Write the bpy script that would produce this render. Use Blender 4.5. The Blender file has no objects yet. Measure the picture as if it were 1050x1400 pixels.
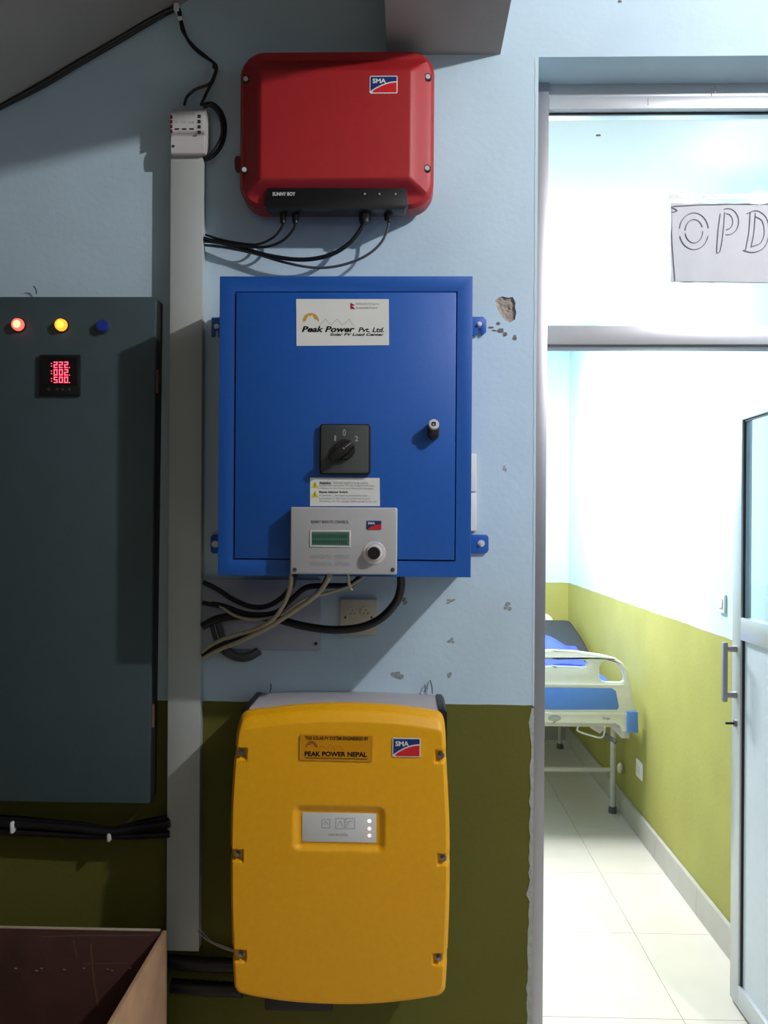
import bpy, bmesh, math, random
from mathutils import Vector, Matrix
from mathutils.geometry import tessellate_polygon
random.seed(7)
R = math.radians
SC = bpy.context.scene
COL = SC.collection

# ------------------------------------------------------------------ camera
F = 1140.0; CX, CY = 525.0, 718.0; CAM = Vector((0.0, -2.05, 1.55))
YAW, ROLL = R(1.46), R(0.40)
fw = Vector((-math.sin(YAW), math.cos(YAW), 0)); rt0 = Vector((math.cos(YAW), math.sin(YAW), 0)); up0 = Vector((0, 0, 1))
rt = rt0*math.cos(ROLL) + up0*math.sin(ROLL); up = up0*math.cos(ROLL) - rt0*math.sin(ROLL)
cd = bpy.data.cameras.new('camera'); cam = bpy.data.objects.new('camera', cd); COL.objects.link(cam)
cd.sensor_fit = 'VERTICAL'; cd.sensor_height = 24.0; cd.lens = F/1400*24.0
cd.shift_y = (CY-700)/1400; cd.clip_start = 0.05; cd.clip_end = 60
m = Matrix.Identity(4)
for i in range(3):
    m[i][0] = rt[i]; m[i][1] = up[i]; m[i][2] = -fw[i]; m[i][3] = CAM[i]
cam.matrix_world = m; SC.camera = cam

# ------------------------------------------------------------------ world, lights, exposure
w = bpy.data.worlds.new('world'); SC.world = w; w.use_nodes = True
w.node_tree.nodes['Background'].inputs[0].default_value = (0.55, 0.7, 1, 1)
w.node_tree.nodes['Background'].inputs[1].default_value = 0.05
def light(name, kind, loc, power, color=(1, 1, 1), radius=0.05, size=None, rot=None):
    l = bpy.data.lights.new(name, kind); l.energy = power; l.color = color
    if kind == 'POINT': l.shadow_soft_size = radius
    if kind == 'AREA': l.shape = 'RECTANGLE'; l.size, l.size_y = size
    o = bpy.data.objects.new(name, l); COL.objects.link(o); o.location = loc
    if rot: o.rotation_euler = rot
    return o
light('corridor_lamp', 'POINT', (1.58, -1.47, 3.02), 150, (1.0, 0.98, 0.985), 0.03)
light('corridor_far_lamp', 'AREA', (-0.2, -3.6, 2.3), 3.5, (1.0, 0.86, 0.66), size=(1.2, .5), rot=(R(75), 0, 0))  # weak warm fill added behind the camera, not a real lamp
light('ward_tube', 'AREA', (0.30, 2.35, 2.62), 88, (0.97, 1.0, 1.0), size=(0.25, 1.2), rot=(0, R(-25), 0))
light('ward_lamp', 'POINT', (0.42, 2.15, 2.35), 66, (0.97, 1.0, 1.0), 0.12)
vs = SC.view_settings; vs.view_transform = 'Standard'; vs.look = 'None'; vs.gamma = 1; vs.exposure = 0
vs.use_curve_mapping = False

# ------------------------------------------------------------------ helpers
def P(px, py, y=0.0):
    """world point seen at photo pixel (px, py) on the plane Y = y"""
    d = fw + rt*((px-CX)/F) - up*((py-CY)/F)
    return CAM + d*((y-CAM.y)/d.y)
def RC(x0, y0, x1, y1, Y):
    xm, ym = (x0+x1)/2, (y0+y1)/2
    return P(x0, ym, Y).x, P(x1, ym, Y).x, P(xm, y1, Y).z, P(xm, y0, Y).z      # x0,x1,z0,z1
def lin(c):
    return tuple((v/255/12.92 if v/255 <= .04045 else ((v/255+.055)/1.055)**2.4) for v in c)
def mat(name, rgb, rough=.5, metal=0, spec=.5, var=0, scale=30, bump=0, bscale=200, emit=None, es=1, coat=0):
    m = bpy.data.materials.new(name); m.use_nodes = True; nt = m.node_tree; b = nt.nodes['Principled BSDF']
    c = lin(rgb); b.inputs['Base Color'].default_value = (*c, 1)
    b.inputs['Roughness'].default_value = rough; b.inputs['Metallic'].default_value = metal
    b.inputs['Specular IOR Level'].default_value = spec; b.inputs['Coat Weight'].default_value = coat
    tc = nt.nodes.new('ShaderNodeTexCoord')
    n = nt.nodes.new('ShaderNodeTexNoise'); n.inputs['Scale'].default_value = scale; n.inputs['Detail'].default_value = 5
    nt.links.new(tc.outputs['Object'], n.inputs['Vector'])
    mx = nt.nodes.new('ShaderNodeMixRGB'); mx.blend_type = 'MULTIPLY'; mx.inputs[0].default_value = 1
    rp = nt.nodes.new('ShaderNodeMapRange'); rp.inputs['From Min'].default_value = .3; rp.inputs['From Max'].default_value = .7
    v = var if var else .03
    rp.inputs['To Min'].default_value = 1-v; rp.inputs['To Max'].default_value = 1+v*.5
    nt.links.new(n.outputs['Fac'], rp.inputs['Value']); mx.inputs[1].default_value = (*c, 1)
    nt.links.new(rp.outputs['Result'], mx.inputs[2]); nt.links.new(mx.outputs[0], b.inputs['Base Color'])
    if bump:
        n2 = nt.nodes.new('ShaderNodeTexNoise'); n2.inputs['Scale'].default_value = bscale; n2.inputs['Detail'].default_value = 3
        nt.links.new(tc.outputs['Object'], n2.inputs['Vector'])
        bp = nt.nodes.new('ShaderNodeBump'); bp.inputs['Strength'].default_value = bump; bp.inputs['Distance'].default_value = .002
        nt.links.new(n2.outputs['Fac'], bp.inputs['Height']); nt.links.new(bp.outputs['Normal'], b.inputs['Normal'])
    if emit:
        b.inputs['Emission Color'].default_value = (*emit, 1); b.inputs['Emission Strength'].default_value = es
    return m
def wall_mat(name, top, low, zline, var=.06):
    m = mat(name, top, .75, spec=.25, bump=.35, bscale=60); nt = m.node_tree; b = nt.nodes['Principled BSDF']
    tc = nt.nodes['Texture Coordinate']
    sp = nt.nodes.new('ShaderNodeSeparateXYZ'); nt.links.new(tc.outputs['Object'], sp.inputs[0])
    n = nt.nodes.new('ShaderNodeTexNoise'); n.inputs['Scale'].default_value = 9; nt.links.new(tc.outputs['Object'], n.inputs['Vector'])
    a = nt.nodes.new('ShaderNodeMath'); a.operation = 'MULTIPLY_ADD'; a.inputs[1].default_value = .007; nt.links.new(n.outputs['Fac'], a.inputs[0]); nt.links.new(sp.outputs['Z'], a.inputs[2])
    g = nt.nodes.new('ShaderNodeMath'); g.operation = 'GREATER_THAN'; g.inputs[1].default_value = zline+.0035; nt.links.new(a.outputs[0], g.inputs[0])
    n3 = nt.nodes.new('ShaderNodeTexNoise'); n3.inputs['Scale'].default_value = 3.5; n3.inputs['Detail'].default_value = 8; nt.links.new(tc.outputs['Object'], n3.inputs['Vector'])
    rp = nt.nodes.new('ShaderNodeMapRange'); rp.inputs['From Min'].default_value = .3; rp.inputs['From Max'].default_value = .7
    rp.inputs['To Min'].default_value = 1-var; rp.inputs['To Max'].default_value = 1+var; nt.links.new(n3.outputs['Fac'], rp.inputs['Value'])
    mx = nt.nodes.new('ShaderNodeMixRGB'); nt.links.new(g.outputs[0], mx.inputs[0]); mx.inputs[1].default_value = (*lin(low), 1); mx.inputs[2].default_value = (*lin(top), 1)
    m2 = nt.nodes.new('ShaderNodeMixRGB'); m2.blend_type = 'MULTIPLY'; m2.inputs[0].default_value = 1
    nt.links.new(mx.outputs[0], m2.inputs[1]); nt.links.new(rp.outputs['Result'], m2.inputs[2]); nt.links.new(m2.outputs[0], b.inputs['Base Color'])
    return m
def glass_mat(name, tint=(.97, 1, 1), refl=.06):
    m = bpy.data.materials.new(name); m.use_nodes = True; nt = m.node_tree; nt.nodes.clear()
    o = nt.nodes.new('ShaderNodeOutputMaterial'); t = nt.nodes.new('ShaderNodeBsdfTransparent'); t.inputs[0].default_value = (*tint, 1)
    g = nt.nodes.new('ShaderNodeBsdfGlossy'); g.inputs['Roughness'].default_value = .02
    l = nt.nodes.new('ShaderNodeLayerWeight'); l.inputs[0].default_value = .5
    pw = nt.nodes.new('ShaderNodeMath'); pw.operation = 'POWER'; pw.inputs[1].default_value = 4; nt.links.new(l.outputs['Facing'], pw.inputs[0])
    ma = nt.nodes.new('ShaderNodeMath'); ma.operation = 'MULTIPLY_ADD'; ma.inputs[1].default_value = .6; ma.inputs[2].default_value = refl*.6; nt.links.new(pw.outputs[0], ma.inputs[0])
    x = nt.nodes.new('ShaderNodeMixShader'); nt.links.new(ma.outputs[0], x.inputs[0])
    nt.links.new(t.outputs[0], x.inputs[1]); nt.links.new(g.outputs[0], x.inputs[2]); nt.links.new(x.outputs[0], o.inputs[0])
    return m

WL = {}
def _tag(o, label=None, cat=None, group=None, kind=None):
    if label: o['label'] = label
    if cat: o['category'] = cat
    if group: o['group'] = group
    if kind: o['kind'] = kind
    return o
def thing(name, label, cat, loc, group=None, kind=None):
    o = bpy.data.objects.new(name, None); COL.objects.link(o); o.location = loc; o.empty_display_size = .05
    WL[o.name] = Vector(loc); return _tag(o, label, cat, group, kind)
class MB:
    """mesh builder in world coordinates"""
    def __init__(s): s.bm = bmesh.new()
    def box(s, x0, x1, y0, y1, z0, z1, bev=0, seg=2):
        bm = bmesh.new(); bmesh.ops.create_cube(bm, size=1)
        for v in bm.verts: v.co = Vector(((x0+x1)/2+v.co.x*(x1-x0), (y0+y1)/2+v.co.y*(y1-y0), (z0+z1)/2+v.co.z*(z1-z0)))
        if bev: bmesh.ops.bevel(bm, geom=bm.edges[:], offset=bev, segments=seg, affect='EDGES', profile=.5)
        s.merge(bm); return s
    def merge(s, bm):
        me = bpy.data.meshes.new('t'); bm.to_mesh(me); bm.free(); s.bm.from_mesh(me); bpy.data.meshes.remove(me)
    def poly(s, pts, y0, y1, holes=(), bev=0):
        """pts = [(x,z)...]; solid between planes y0 (front) and y1"""
        loops = [pts]+list(holes); bm = bmesh.new()
        flat = [Vector((p[0], 0, p[1])) for L in loops for p in L]
        tris = tessellate_polygon([[Vector((p[0], p[1], 0)) for p in L] for L in loops])
        a = [bm.verts.new((v.x, y0, v.z)) for v in flat]; b = [bm.verts.new((v.x, y1, v.z)) for v in flat]
        for t in tris:
            try: bm.faces.new([a[i] for i in t]); bm.faces.new([b[i] for i in reversed(t)])
            except ValueError: pass
        k = 0
        for L in loops:
            n = len(L)
            for i in range(n):
                j = (i+1) % n; bm.faces.new((a[k+i], b[k+i], b[k+j], a[k+j]))
            k += n
        bmesh.ops.recalc_face_normals(bm, faces=bm.faces[:])
        if bev:
            ed = [e for e in bm.edges if len(e.link_faces) == 2 and e.calc_face_angle(0) > .9 and abs(e.verts[0].co.y-e.verts[1].co.y) < 1e-6]
            bmesh.ops.bevel(bm, geom=ed, offset=bev, segments=2, affect='EDGES', profile=.5)
        s.merge(bm); return s
    def cyl(s, p0, p1, r0, r1=None, n=24, cap=True, bev=0):
        r1 = r0 if r1 is None else r1; p0, p1 = Vector(p0), Vector(p1); d = (p1-p0); L = d.length
        bm = bmesh.new(); bmesh.ops.create_cone(bm, cap_ends=cap, segments=n, radius1=r0, radius2=r1, depth=L)
        if bev: bmesh.ops.bevel(bm, geom=[e for e in bm.edges if e.calc_face_angle(0) > .8], offset=bev, segments=2, affect='EDGES')
        q = Vector((0, 0, 1)).rotation_difference(d.normalized()).to_matrix().to_4x4()
        bmesh.ops.transform(bm, matrix=Matrix.Translation((p0+p1)/2) @ q, verts=bm.verts); s.merge(bm); return s
    def sph(s, c, r, sc=(1, 1, 1), n=20):
        bm = bmesh.new(); bmesh.ops.create_uvsphere(bm, u_segments=n, v_segments=n//2, radius=r)
        for v in bm.verts: v.co = Vector(c)+Vector((v.co.x*sc[0], v.co.y*sc[1], v.co.z*sc[2]))
        s.merge(bm); return s
    def tube(s, pts, r, n=10, sub=6, ridge=0):
        pts = [Vector(p) for p in pts]; Q = []
        ext = [pts[0]*2-pts[1]]+pts+[pts[-1]*2-pts[-2]]
        for i in range(1, len(ext)-2):
            a, b, c, d = ext[i-1:i+3]
            for k in range(sub):
                t = k/sub
                Q.append(.5*((2*b)+(c-a)*t+(2*a-5*b+4*c-d)*t*t+(3*b-a-3*c+d)*t**3))
        Q.append(pts[-1]); bm = bmesh.new(); rings = []; nrm = None
        for i, q in enumerate(Q):
            T = (Q[min(i+1, len(Q)-1)]-Q[max(i-1, 0)]).normalized()
            if nrm is None: nrm = T.orthogonal().normalized()
            nrm = (nrm-T*nrm.dot(T)).normalized(); bi = T.cross(nrm)
            rr = r*(1+(ridge if i % 2 else 0))
            rings.append([bm.verts.new(q+(nrm*math.cos(2*math.pi*k/n)+bi*math.sin(2*math.pi*k/n))*rr) for k in range(n)])
        for a, b in zip(rings, rings[1:]):
            for k in range(n): bm.faces.new((a[k], a[(k+1) % n], b[(k+1) % n], b[k]))
        bm.faces.new(rings[0][::-1]); bm.faces.new(rings[-1]); bmesh.ops.recalc_face_normals(bm, faces=bm.faces[:])
        s.merge(bm); return s
    def build(s, name, material, parent=None, label=None, cat=None, group=None, kind=None, smooth=None, origin=None):
        me = bpy.data.meshes.new(name); o = bpy.data.objects.new(name, me); COL.objects.link(o)
        if parent is not None: org = WL[parent.name]
        elif origin is not None: org = Vector(origin)
        elif len(s.bm.verts):
            v = [v.co for v in s.bm.verts]
            org = Vector([(min(c[i] for c in v)+max(c[i] for c in v))/2 for i in range(3)]) if kind != 'structure' else Vector((0, 0, 0))
        for v in s.bm.verts: v.co -= org
        if smooth is not False:
            for f in s.bm.faces: f.smooth = True
            lim = R(38)
            for e in s.bm.edges:
                if len(e.link_faces) == 2 and e.calc_face_angle(0) > lim: e.smooth = False
        s.bm.to_mesh(me); s.bm.free()
        if isinstance(material, (list, tuple)):
            for x in material: me.materials.append(x)
        else: me.materials.append(material)
        WL[o.name] = Vector(org)
        if parent is not None: o.parent = parent
        else: o.location = org
        return _tag(o, label, cat, group, kind)
def pp(pts, Y):            # pixel polygon -> (x,z)
    return [(P(a, b, Y).x, P(a, b, Y).z) for a, b in pts]
def decal(name, pts_xz, Y, material, parent, t=.0006, **k):
    return MB().poly(pts_xz, Y-t, Y).build(name, material, parent, **k)
def rrect(x0, x1, z0, z1, r, n=6):
    out = []
    for cx, cz, a in ((x1-r, z1-r, 0), (x0+r, z1-r, 90), (x0+r, z0+r, 180), (x1-r, z0+r, 270)):
        for i in range(n+1):
            t = R(a+90*i/n); out.append((cx+r*math.cos(t), cz+r*math.sin(t)))
    return out
def text(name, s, box, Y, material, parent, bold=0, shear=0, t=.0004, **k):
    """flat lettering fitted into box (x0,x1,z0,z1) on plane Y, facing -Y"""
    cu = bpy.data.curves.new('t', 'FONT'); cu.body = s; cu.size = 1; cu.offset = bold; cu.shear = shear; cu.resolution_u = 3; cu.fill_mode = 'BOTH'
    o = bpy.data.objects.new('t', cu); COL.objects.link(o); dg = bpy.context.evaluated_depsgraph_get()
    me = bpy.data.meshes.new_from_object(o.evaluated_get(dg)); bpy.data.objects.remove(o)
    xs = [v.co.x for v in me.vertices]; ys = [v.co.y for v in me.vertices]
    ax, bx, ay, by = min(xs), max(xs), min(ys), max(ys); mb = MB(); mb.bm.from_mesh(me)
    for v in mb.bm.verts:
        v.co = Vector((box[0]+(v.co.x-ax)/(bx-ax)*(box[1]-box[0]), Y-t, box[2]+(v.co.y-ay)/(by-ay)*(box[3]-box[2])))
    bpy.data.meshes.remove(me)
    return mb.build(name, material, parent, smooth=False, **k)
def shell(outline, center, depth, rings, name, material, parent, back):
    """closed moulded cover: outline [(x,z)], y = depth(x,z,ring parameter)"""
    bm = bmesh.new(); n = len(outline); cx, cz = center; R_ = []
    R_.append([bm.verts.new((x, back, z)) for x, z in outline])
    for s in rings:
        R_.append([bm.verts.new((cx+(x-cx)*s, depth(cx+(x-cx)*s, cz+(z-cz)*s, s), cz+(z-cz)*s)) for x, z in outline])
    for a, b in zip(R_, R_[1:]):
        for i in range(n): bm.faces.new((a[i], a[(i+1) % n], b[(i+1) % n], b[i]))
    bm.faces.new(R_[-1]); bm.faces.new(R_[0][::-1]); bmesh.ops.recalc_face_normals(bm, faces=bm.faces[:])
    mb = MB(); mb.merge(bm); return mb.build(name, material, parent)
def sst(a, b, x):
    t = max(0, min(1, (x-a)/(b-a))); return t*t*(3-2*t)
def logo(x0, x1, z0, z1, Y, parent, white, blue, red, border=.0022, ink=None):
    """blue and red tile with white lettering and a white swoosh"""
    W, H = x1-x0, z1-z0
    g = MB().poly(rrect(x0, x1, z0, z1, H*.07, 3), Y-.0010, Y).build('logo_badge', white, parent, label='rectangular blue and red logo badge with white edge')
    b = border; xa, xb, za, zb = x0+b, x1-b, z0+b, z1-b
    def arc(off):
        return [(xa+(xb-xa)*t, za+(zb-za)*(.04+.62*(1-(1-t)**1.9))+off) for t in [i/12 for i in range(13)]]
    up_ = [(p[0], min(p[1], zb)) for p in arc(H*.05)]
    decal('logo_field', [(xa, zb)]+up_+[(xb, zb)], Y-.0010, blue, g)
    lo = arc(-H*.03); lo = [(x, max(z, za)) for x, z in lo]
    decal('logo_field', lo[1:]+[(xb, za), (xa+.1*(xb-xa), za)], Y-.0010, red, g, label='red lower field')
    text('lettering', 'SMA', (xa+.07*W, xa+.55*W, za+.58*(zb-za), za+.88*(zb-za)), Y-.0017, ink or white, g, bold=.03)
    return g

# ------------------------------------------------------------------ materials
BLUEW = (181, 203, 217); OLIVE = (122, 121, 38)
M = dict(
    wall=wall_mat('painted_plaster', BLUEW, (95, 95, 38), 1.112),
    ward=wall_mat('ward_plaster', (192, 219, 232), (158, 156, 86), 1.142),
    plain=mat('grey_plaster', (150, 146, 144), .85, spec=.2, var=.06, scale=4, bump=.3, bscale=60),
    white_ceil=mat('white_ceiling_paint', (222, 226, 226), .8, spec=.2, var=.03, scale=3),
    concrete=mat('broken_plaster', (168, 158, 146), .95, spec=.1, var=.25, scale=90, bump=1, bscale=250),
    residue=mat('tape_residue', (142, 150, 150), .8, var=.25, scale=200),
    darkchip=mat('dark_chip', (116, 108, 102), .95, var=.3, scale=200),
    pale=mat('bare_plaster', (168, 172, 165), .9, var=.2, scale=60, bump=.6),
    alu=mat('white_aluminium', (196, 199, 204), .38, metal=.45, spec=.6, var=.02),
    alu_dk=mat('grey_frame', (150, 150, 156), .45, spec=.5, var=.04),
    gasket=mat('gasket', (30, 32, 40), .6),
    doorpanel=mat('white_door_panel', (205, 212, 222), .4, spec=.4),
    glass=glass_mat('clear_glass'),
    tile=mat('cream_tile', (212, 205, 194), .22, spec=.5, var=.035, scale=7),
    grout=mat('grout', (200, 194, 184), .9),
    skirt=mat('skirting_tile', (178, 175, 168), .4, var=.05, scale=10),
    black=mat('black_plastic', (16, 16, 19), .4, spec=.5, var=.1),
    cable=mat('black_cable', (17, 18, 22), .38, spec=.5, var=.1),
    gcable=mat('grey_cable', (70, 72, 80), .45),
    beige=mat('beige_cable', (172, 164, 142), .5, var=.08, scale=40),
    jamb=mat('satin_jamb', (170, 170, 176), .36, metal=.8), bright=mat('bright_metal', (225, 225, 228), .3, metal=.35, spec=.8), silver=mat('silver_label', (208, 212, 212), .4, spec=.4),
    dim=mat('dim_corridor_plaster', (84, 82, 80), .85, spec=.2, var=.06, scale=4), trunk=mat('grey_trunking', (172, 178, 175), .5, spec=.4, var=.03, scale=12),  # first plaster: unseen corridor walls, darkened to cut bounced light
    device=mat('light_grey_plastic', (196, 192, 192), .45, var=.02),
    darkred=mat('dark_red_terminal', (95, 20, 24), .5),
    darkterm=mat('dark_terminal', (50, 45, 50), .5),
    red=mat('red_cover', (160, 28, 33), .45, spec=.5, var=.04, scale=60, bump=.25, bscale=900),
    yellow=mat('yellow_cover', (233, 168, 0), .42, spec=.5, var=.04, scale=80, bump=.25, bscale=900),
    yback=mat('grey_metal_housing', (170, 166, 168), .5, metal=.0, var=.04),
    blue=mat('blue_powder_coat', (22, 84, 168), .42, spec=.5, var=.05, scale=90, bump=.2, bscale=700),
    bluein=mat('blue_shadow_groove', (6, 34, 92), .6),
    chrome=mat('chrome', (205, 205, 208), .18, metal=1),
    screw=mat('dull_steel', (150, 148, 146), .35, metal=1),
    white=mat('white_print', (225, 226, 224), .5, spec=.3),
    label=mat('white_label', (214, 216, 212), .5, spec=.3, var=.02),
    ink=mat('black_ink', (24, 24, 26), .7, spec=.1),
    greyink=mat('grey_ink', (150, 150, 152), .7, spec=.1),
    gold=mat('gold_print', (196, 146, 44), .6),
    lblue=mat('logo_blue', (22, 46, 112), .45), lred=mat('logo_red', (200, 28, 36), .45),
    flagred=mat('flag_red', (150, 30, 50), .5),
    warn=mat('warning_yellow', (214, 204, 50), .5),
    swplate=mat('switch_plate', (62, 66, 66), .5, var=.05),
    alubox=mat('cast_grey_case', (168, 168, 170), .42, metal=.0, var=.03, scale=60),
    lcd=mat('green_lcd', (64, 108, 92), .3, spec=.6), lcdseg=mat('lcd_segments', (40, 76, 66), .5),
    cream=mat('cream_plastic', (196, 190, 168), .5, var=.06), creamdk=mat('socket_hole', (40, 36, 32), .7),
    plate=mat('lilac_grey_plate', (162, 168, 184), .5, var=.05),
    panel=mat('grey_green_metal', (60, 76, 80), .5, spec=.4, var=.07, scale=14, bump=.15, bscale=120),
    paneldk=mat('dark_cabinet_side', (28, 27, 28), .7, var=.2, scale=40), rust=mat('rusty_hinge', (98, 72, 58), .6, metal=.3, var=.3, scale=90),
    redlamp=mat('lit_red_lamp', (255, 60, 50), .3, emit=(1.0, .10, .08), es=2.2),
    redcore=mat('lit_red_lamp_core', (255, 190, 90), .3, emit=(1.0, .50, .18), es=2.6),
    amberlamp=mat('lit_amber_lamp', (255, 150, 20), .3, emit=(1.0, .38, .03), es=1.4),
    ambercore=mat('lit_amber_lamp_core', (255, 170, 40), .3, emit=(1.0, .62, .06), es=1.8),
    bluelamp=mat('unlit_blue_lamp', (36, 54, 150), .15, spec=.7),
    digit=mat('lit_red_digits', (255, 50, 70), .4, emit=(1.0, .07, .12), es=3.0),
    ledw=mat('lit_led', (255, 250, 220), .3, emit=(1, .92, .6), es=3), ledr=mat('lit_pink_led', (255, 200, 200), .3, emit=(1, .35, .3), es=3.2),
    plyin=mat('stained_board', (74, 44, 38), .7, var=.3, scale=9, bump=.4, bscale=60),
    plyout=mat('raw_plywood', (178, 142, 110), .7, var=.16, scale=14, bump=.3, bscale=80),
    plyedge=mat('pale_board_edge', (170, 156, 132), .7),
    staple=mat('bright_staple', (190, 185, 175), .3, metal=.6), rub=mat('scuffed_board', (104, 78, 54), .8),
    tie=mat('white_cable_tie', (226, 226, 226), .5),
    bedw=mat('cream_abs', (216, 216, 204), .35, spec=.5), bedb=mat('blue_abs', (84, 130, 206), .4, var=.04),
    matt=mat('blue_mattress', (48, 84, 190), .75, var=.06, scale=20, bump=.3), matdk=mat('black_mattress', (34, 38, 46), .6, var=.1, bump=.3),
    sheet=mat('blue_sheet', (60, 82, 214), .8, var=.08, scale=12), steel=mat('cream_steel_tube', (196, 196, 190), .35, spec=.5),
    rubber=mat('dark_rubber', (88, 88, 88), .8), paper=mat('paper_sheet', (186, 188, 194), .6, var=.03), pencil=mat('pencil', (120, 122, 130), .8),
)

# ------------------------------------------------------------------ setting
xL = P(733.5, 500).x; XR = 1.14; ZT = P(890, 77).z
RX = 1.19; FARY = 4.05; WC = 2.83           # ward: right wall, far wall, ceiling
hole = pp([(677, 411), (681, 407), (687, 405), (694, 407), (701, 406), (705, 414), (704, 420), (706, 427), (704, 437), (697, 441), (690, 437), (683, 429), (679, 419)], 0)
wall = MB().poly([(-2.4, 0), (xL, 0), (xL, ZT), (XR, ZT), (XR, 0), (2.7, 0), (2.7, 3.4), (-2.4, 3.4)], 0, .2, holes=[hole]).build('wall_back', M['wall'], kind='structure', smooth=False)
c = [sum(p[i] for p in hole)/len(hole) for i in (0, 1)]
bm = bmesh.new(); rr = []
for s, d in ((1.0, .0005), (.93, .004), (.72, .007), (.4, .006), (.15, .009)):
    rr.append([bm.verts.new((c[0]+(x-c[0])*s+(random.uniform(-1, 1)*.0015 if s < 1 else 0), d+(random.uniform(-.0015, .0015) if s < 1 else 0), c[1]+(z-c[1])*s)) for x, z in hole])
for a, b in zip(rr, rr[1:]):
    for i in range(len(a)): bm.faces.new((a[i], a[(i+1) % len(a)], b[(i+1) % len(a)], b[i]))
bm.faces.new(rr[-1]); bmesh.ops.recalc_face_normals(bm, faces=bm.faces[:])
mb = MB(); mb.merge(bm); mb.build('plaster_chip', M['concrete'], wall, smooth=False, label='knocked out hollow of bare brown plaster')
def blob(px, py, w, h, name, mt, t=.0008, n=9, seed=0, label=None):
    rnd = random.Random(seed+px*7+py); pts = []
    for i in range(n):
        a = 2*math.pi*i/n; k = rnd.uniform(.6, 1.1)
        pts.append((px+w/2*k*math.cos(a), py+h/2*k*math.sin(a)))
    return decal(name, pp(pts, 0), 0, mt, wall, t=t, label=label)
for a in ((681, 442, 7, 5), (704, 462, 7, 8), (684, 452, 13, 7), (690, 457, 7, 7), (671, 448, 10, 3), (676, 452, 8, 3), (847, 2, 8, 5)): blob(*a, 'plaster_chip', M['darkchip'])
for (x, y, ww, hh) in ((543, 923, 20, 18), (617, 876, 12, 10), (617, 926, 11, 16), (695, 828, 13, 14), (617, 822, 14, 8), (553, 822, 12, 11), (690, 640, 7, 10)):
    for k in range(5): blob(x+random.uniform(-.3, .3)*ww, y+random.uniform(-.3, .3)*hh, ww*.45, hh*.4, 'tape_residue', M['residue'], t=.0005+.0002*k, n=7, seed=k)
# ragged bare plaster along the door opening
pts = []
for i in range(46):
    y = 968+i*9.8; base = 726-(y-968)*.012; pts.append((base+random.uniform(-1.6, 1.2)-(2.5 if random.random() < .12 else 0), y))
z_edge = [(xL-.0003, P(727, 1420).z), (xL-.0003, P(730, 968).z)]
decal('bare_edge', pp(pts, 0)+z_edge, 0, M['pale'], wall, t=.0012, label='ragged strip of bare pale plaster beside the doorway')
pts = []
for i in range(60):
    y = 80+i*15; pts.append((731.5-(y-80)*.004+random.uniform(-.7, .7), y))
decal('bare_edge', pp(pts, 0)+[(xL-.0003, P(730, 966).z), (xL-.0003, P(735, 78).z)], 0, mat('blue_trowelled_edge', (186, 208, 216), .8), wall, t=.0008)

# corridor shell
def sbox(name, b, mt, **k): return MB().box(*b).build(name, mt, kind='structure', smooth=False, **k)
sbox('wall_left', (-2.5, -2.4, -4.2, .2, 0, 3.4), M['dim'])
sbox('wall_right', (2.7, 2.8, -4.2, .2, 0, 3.4), M['wall'])
sbox('wall_front', (-2.4, 2.7, -4.3, -4.2, 0, 3.4), M['dim'])
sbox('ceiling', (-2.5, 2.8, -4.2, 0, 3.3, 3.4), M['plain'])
# ceiling beam that runs out from the wall
bx0, bx1, bz = P(529, 75).x, P(684, 78).x, P(606, 75).z
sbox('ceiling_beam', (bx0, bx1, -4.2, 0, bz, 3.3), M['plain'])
# sloping soffit, upper left
a, b = P(-300, 322), P(262, -2)
sl = (b.z-a.z)/(b.x-a.x); xe = b.x+(3.3-b.z)/sl; x_0 = -2.4; z_0 = a.z+sl*(x_0-a.x)
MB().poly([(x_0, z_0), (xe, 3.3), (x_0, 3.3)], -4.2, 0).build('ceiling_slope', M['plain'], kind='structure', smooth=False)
# floors with single tiles
def tiles(name, x0, x1, y0, y1, ox, oy, s=.555):
    fl = sbox(name, (x0, x1, y0, y1, -.06, -.004), M['grout']); me = None
    ix = math.floor((x0-ox)/s); g = .0007
    while ox+ix*s < x1:
        iy = math.floor((y0-oy)/s)
        while oy+iy*s < y1:
            a0, a1, b0, b1 = max(x0, ox+ix*s)+g, min(x1, ox+(ix+1)*s)-g, max(y0, oy+iy*s)+g, min(y1, oy+(iy+1)*s)-g
            if a1-a0 > .02 and b1-b0 > .02: MB().box(a0, a1, b0, b1, -.006, random.uniform(-.0003, 0), bev=.0004, seg=1).build('tile', M['tile'], fl)
            iy += 1
        ix += 1
tiles('floor', -2.4, 2.7, -4.2, .1, .33, .6-.555*12)
tiles('floor_ward', -1.6, RX, .1, FARY, .33, .6)
# ward shell
sbox('wall_ward_right', (RX, RX+.1, .2, FARY, 0, WC+.1), M['ward'])
sbox('wall_ward_far', (-1.7, RX+.1, FARY, FARY+.1, 0, WC+.1), M['ward'])
sbox('wall_ward_left', (-1.7, -1.6, .2, FARY, 0, WC+.1), M['ward'])
sbox('ceiling_ward', (-1.6, RX, .2, FARY, WC, WC+.1), M['white_ceil'])
BH = .115
def skirt(name, x0, x1, y0, y1, axis):
    root = sbox(name, (x0, x1, y0, y1, 0, BH-.004), M['grout'])
    a0, a1 = (y0, y1) if axis == 'y' else (x0, x1); q = a0
    while q < a1-.03:
        e = min(a1, q+.555)
        if axis == 'y': bb = (x0-.004, x1-.001, q+.001, e-.001, .001, BH)
        else: bb = (q+.001, e-.001, y0-.004, y1-.001, .001, BH)
        MB().box(*bb, bev=.001, seg=1).build('skirting_tile', M['skirt'], root); q += .555
skirt('baseboard_right', RX-.014, RX, .2, FARY-.014, 'y')
skirt('baseboard_far', -1.6, RX-.014, FARY-.014, FARY, 'x')

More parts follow.
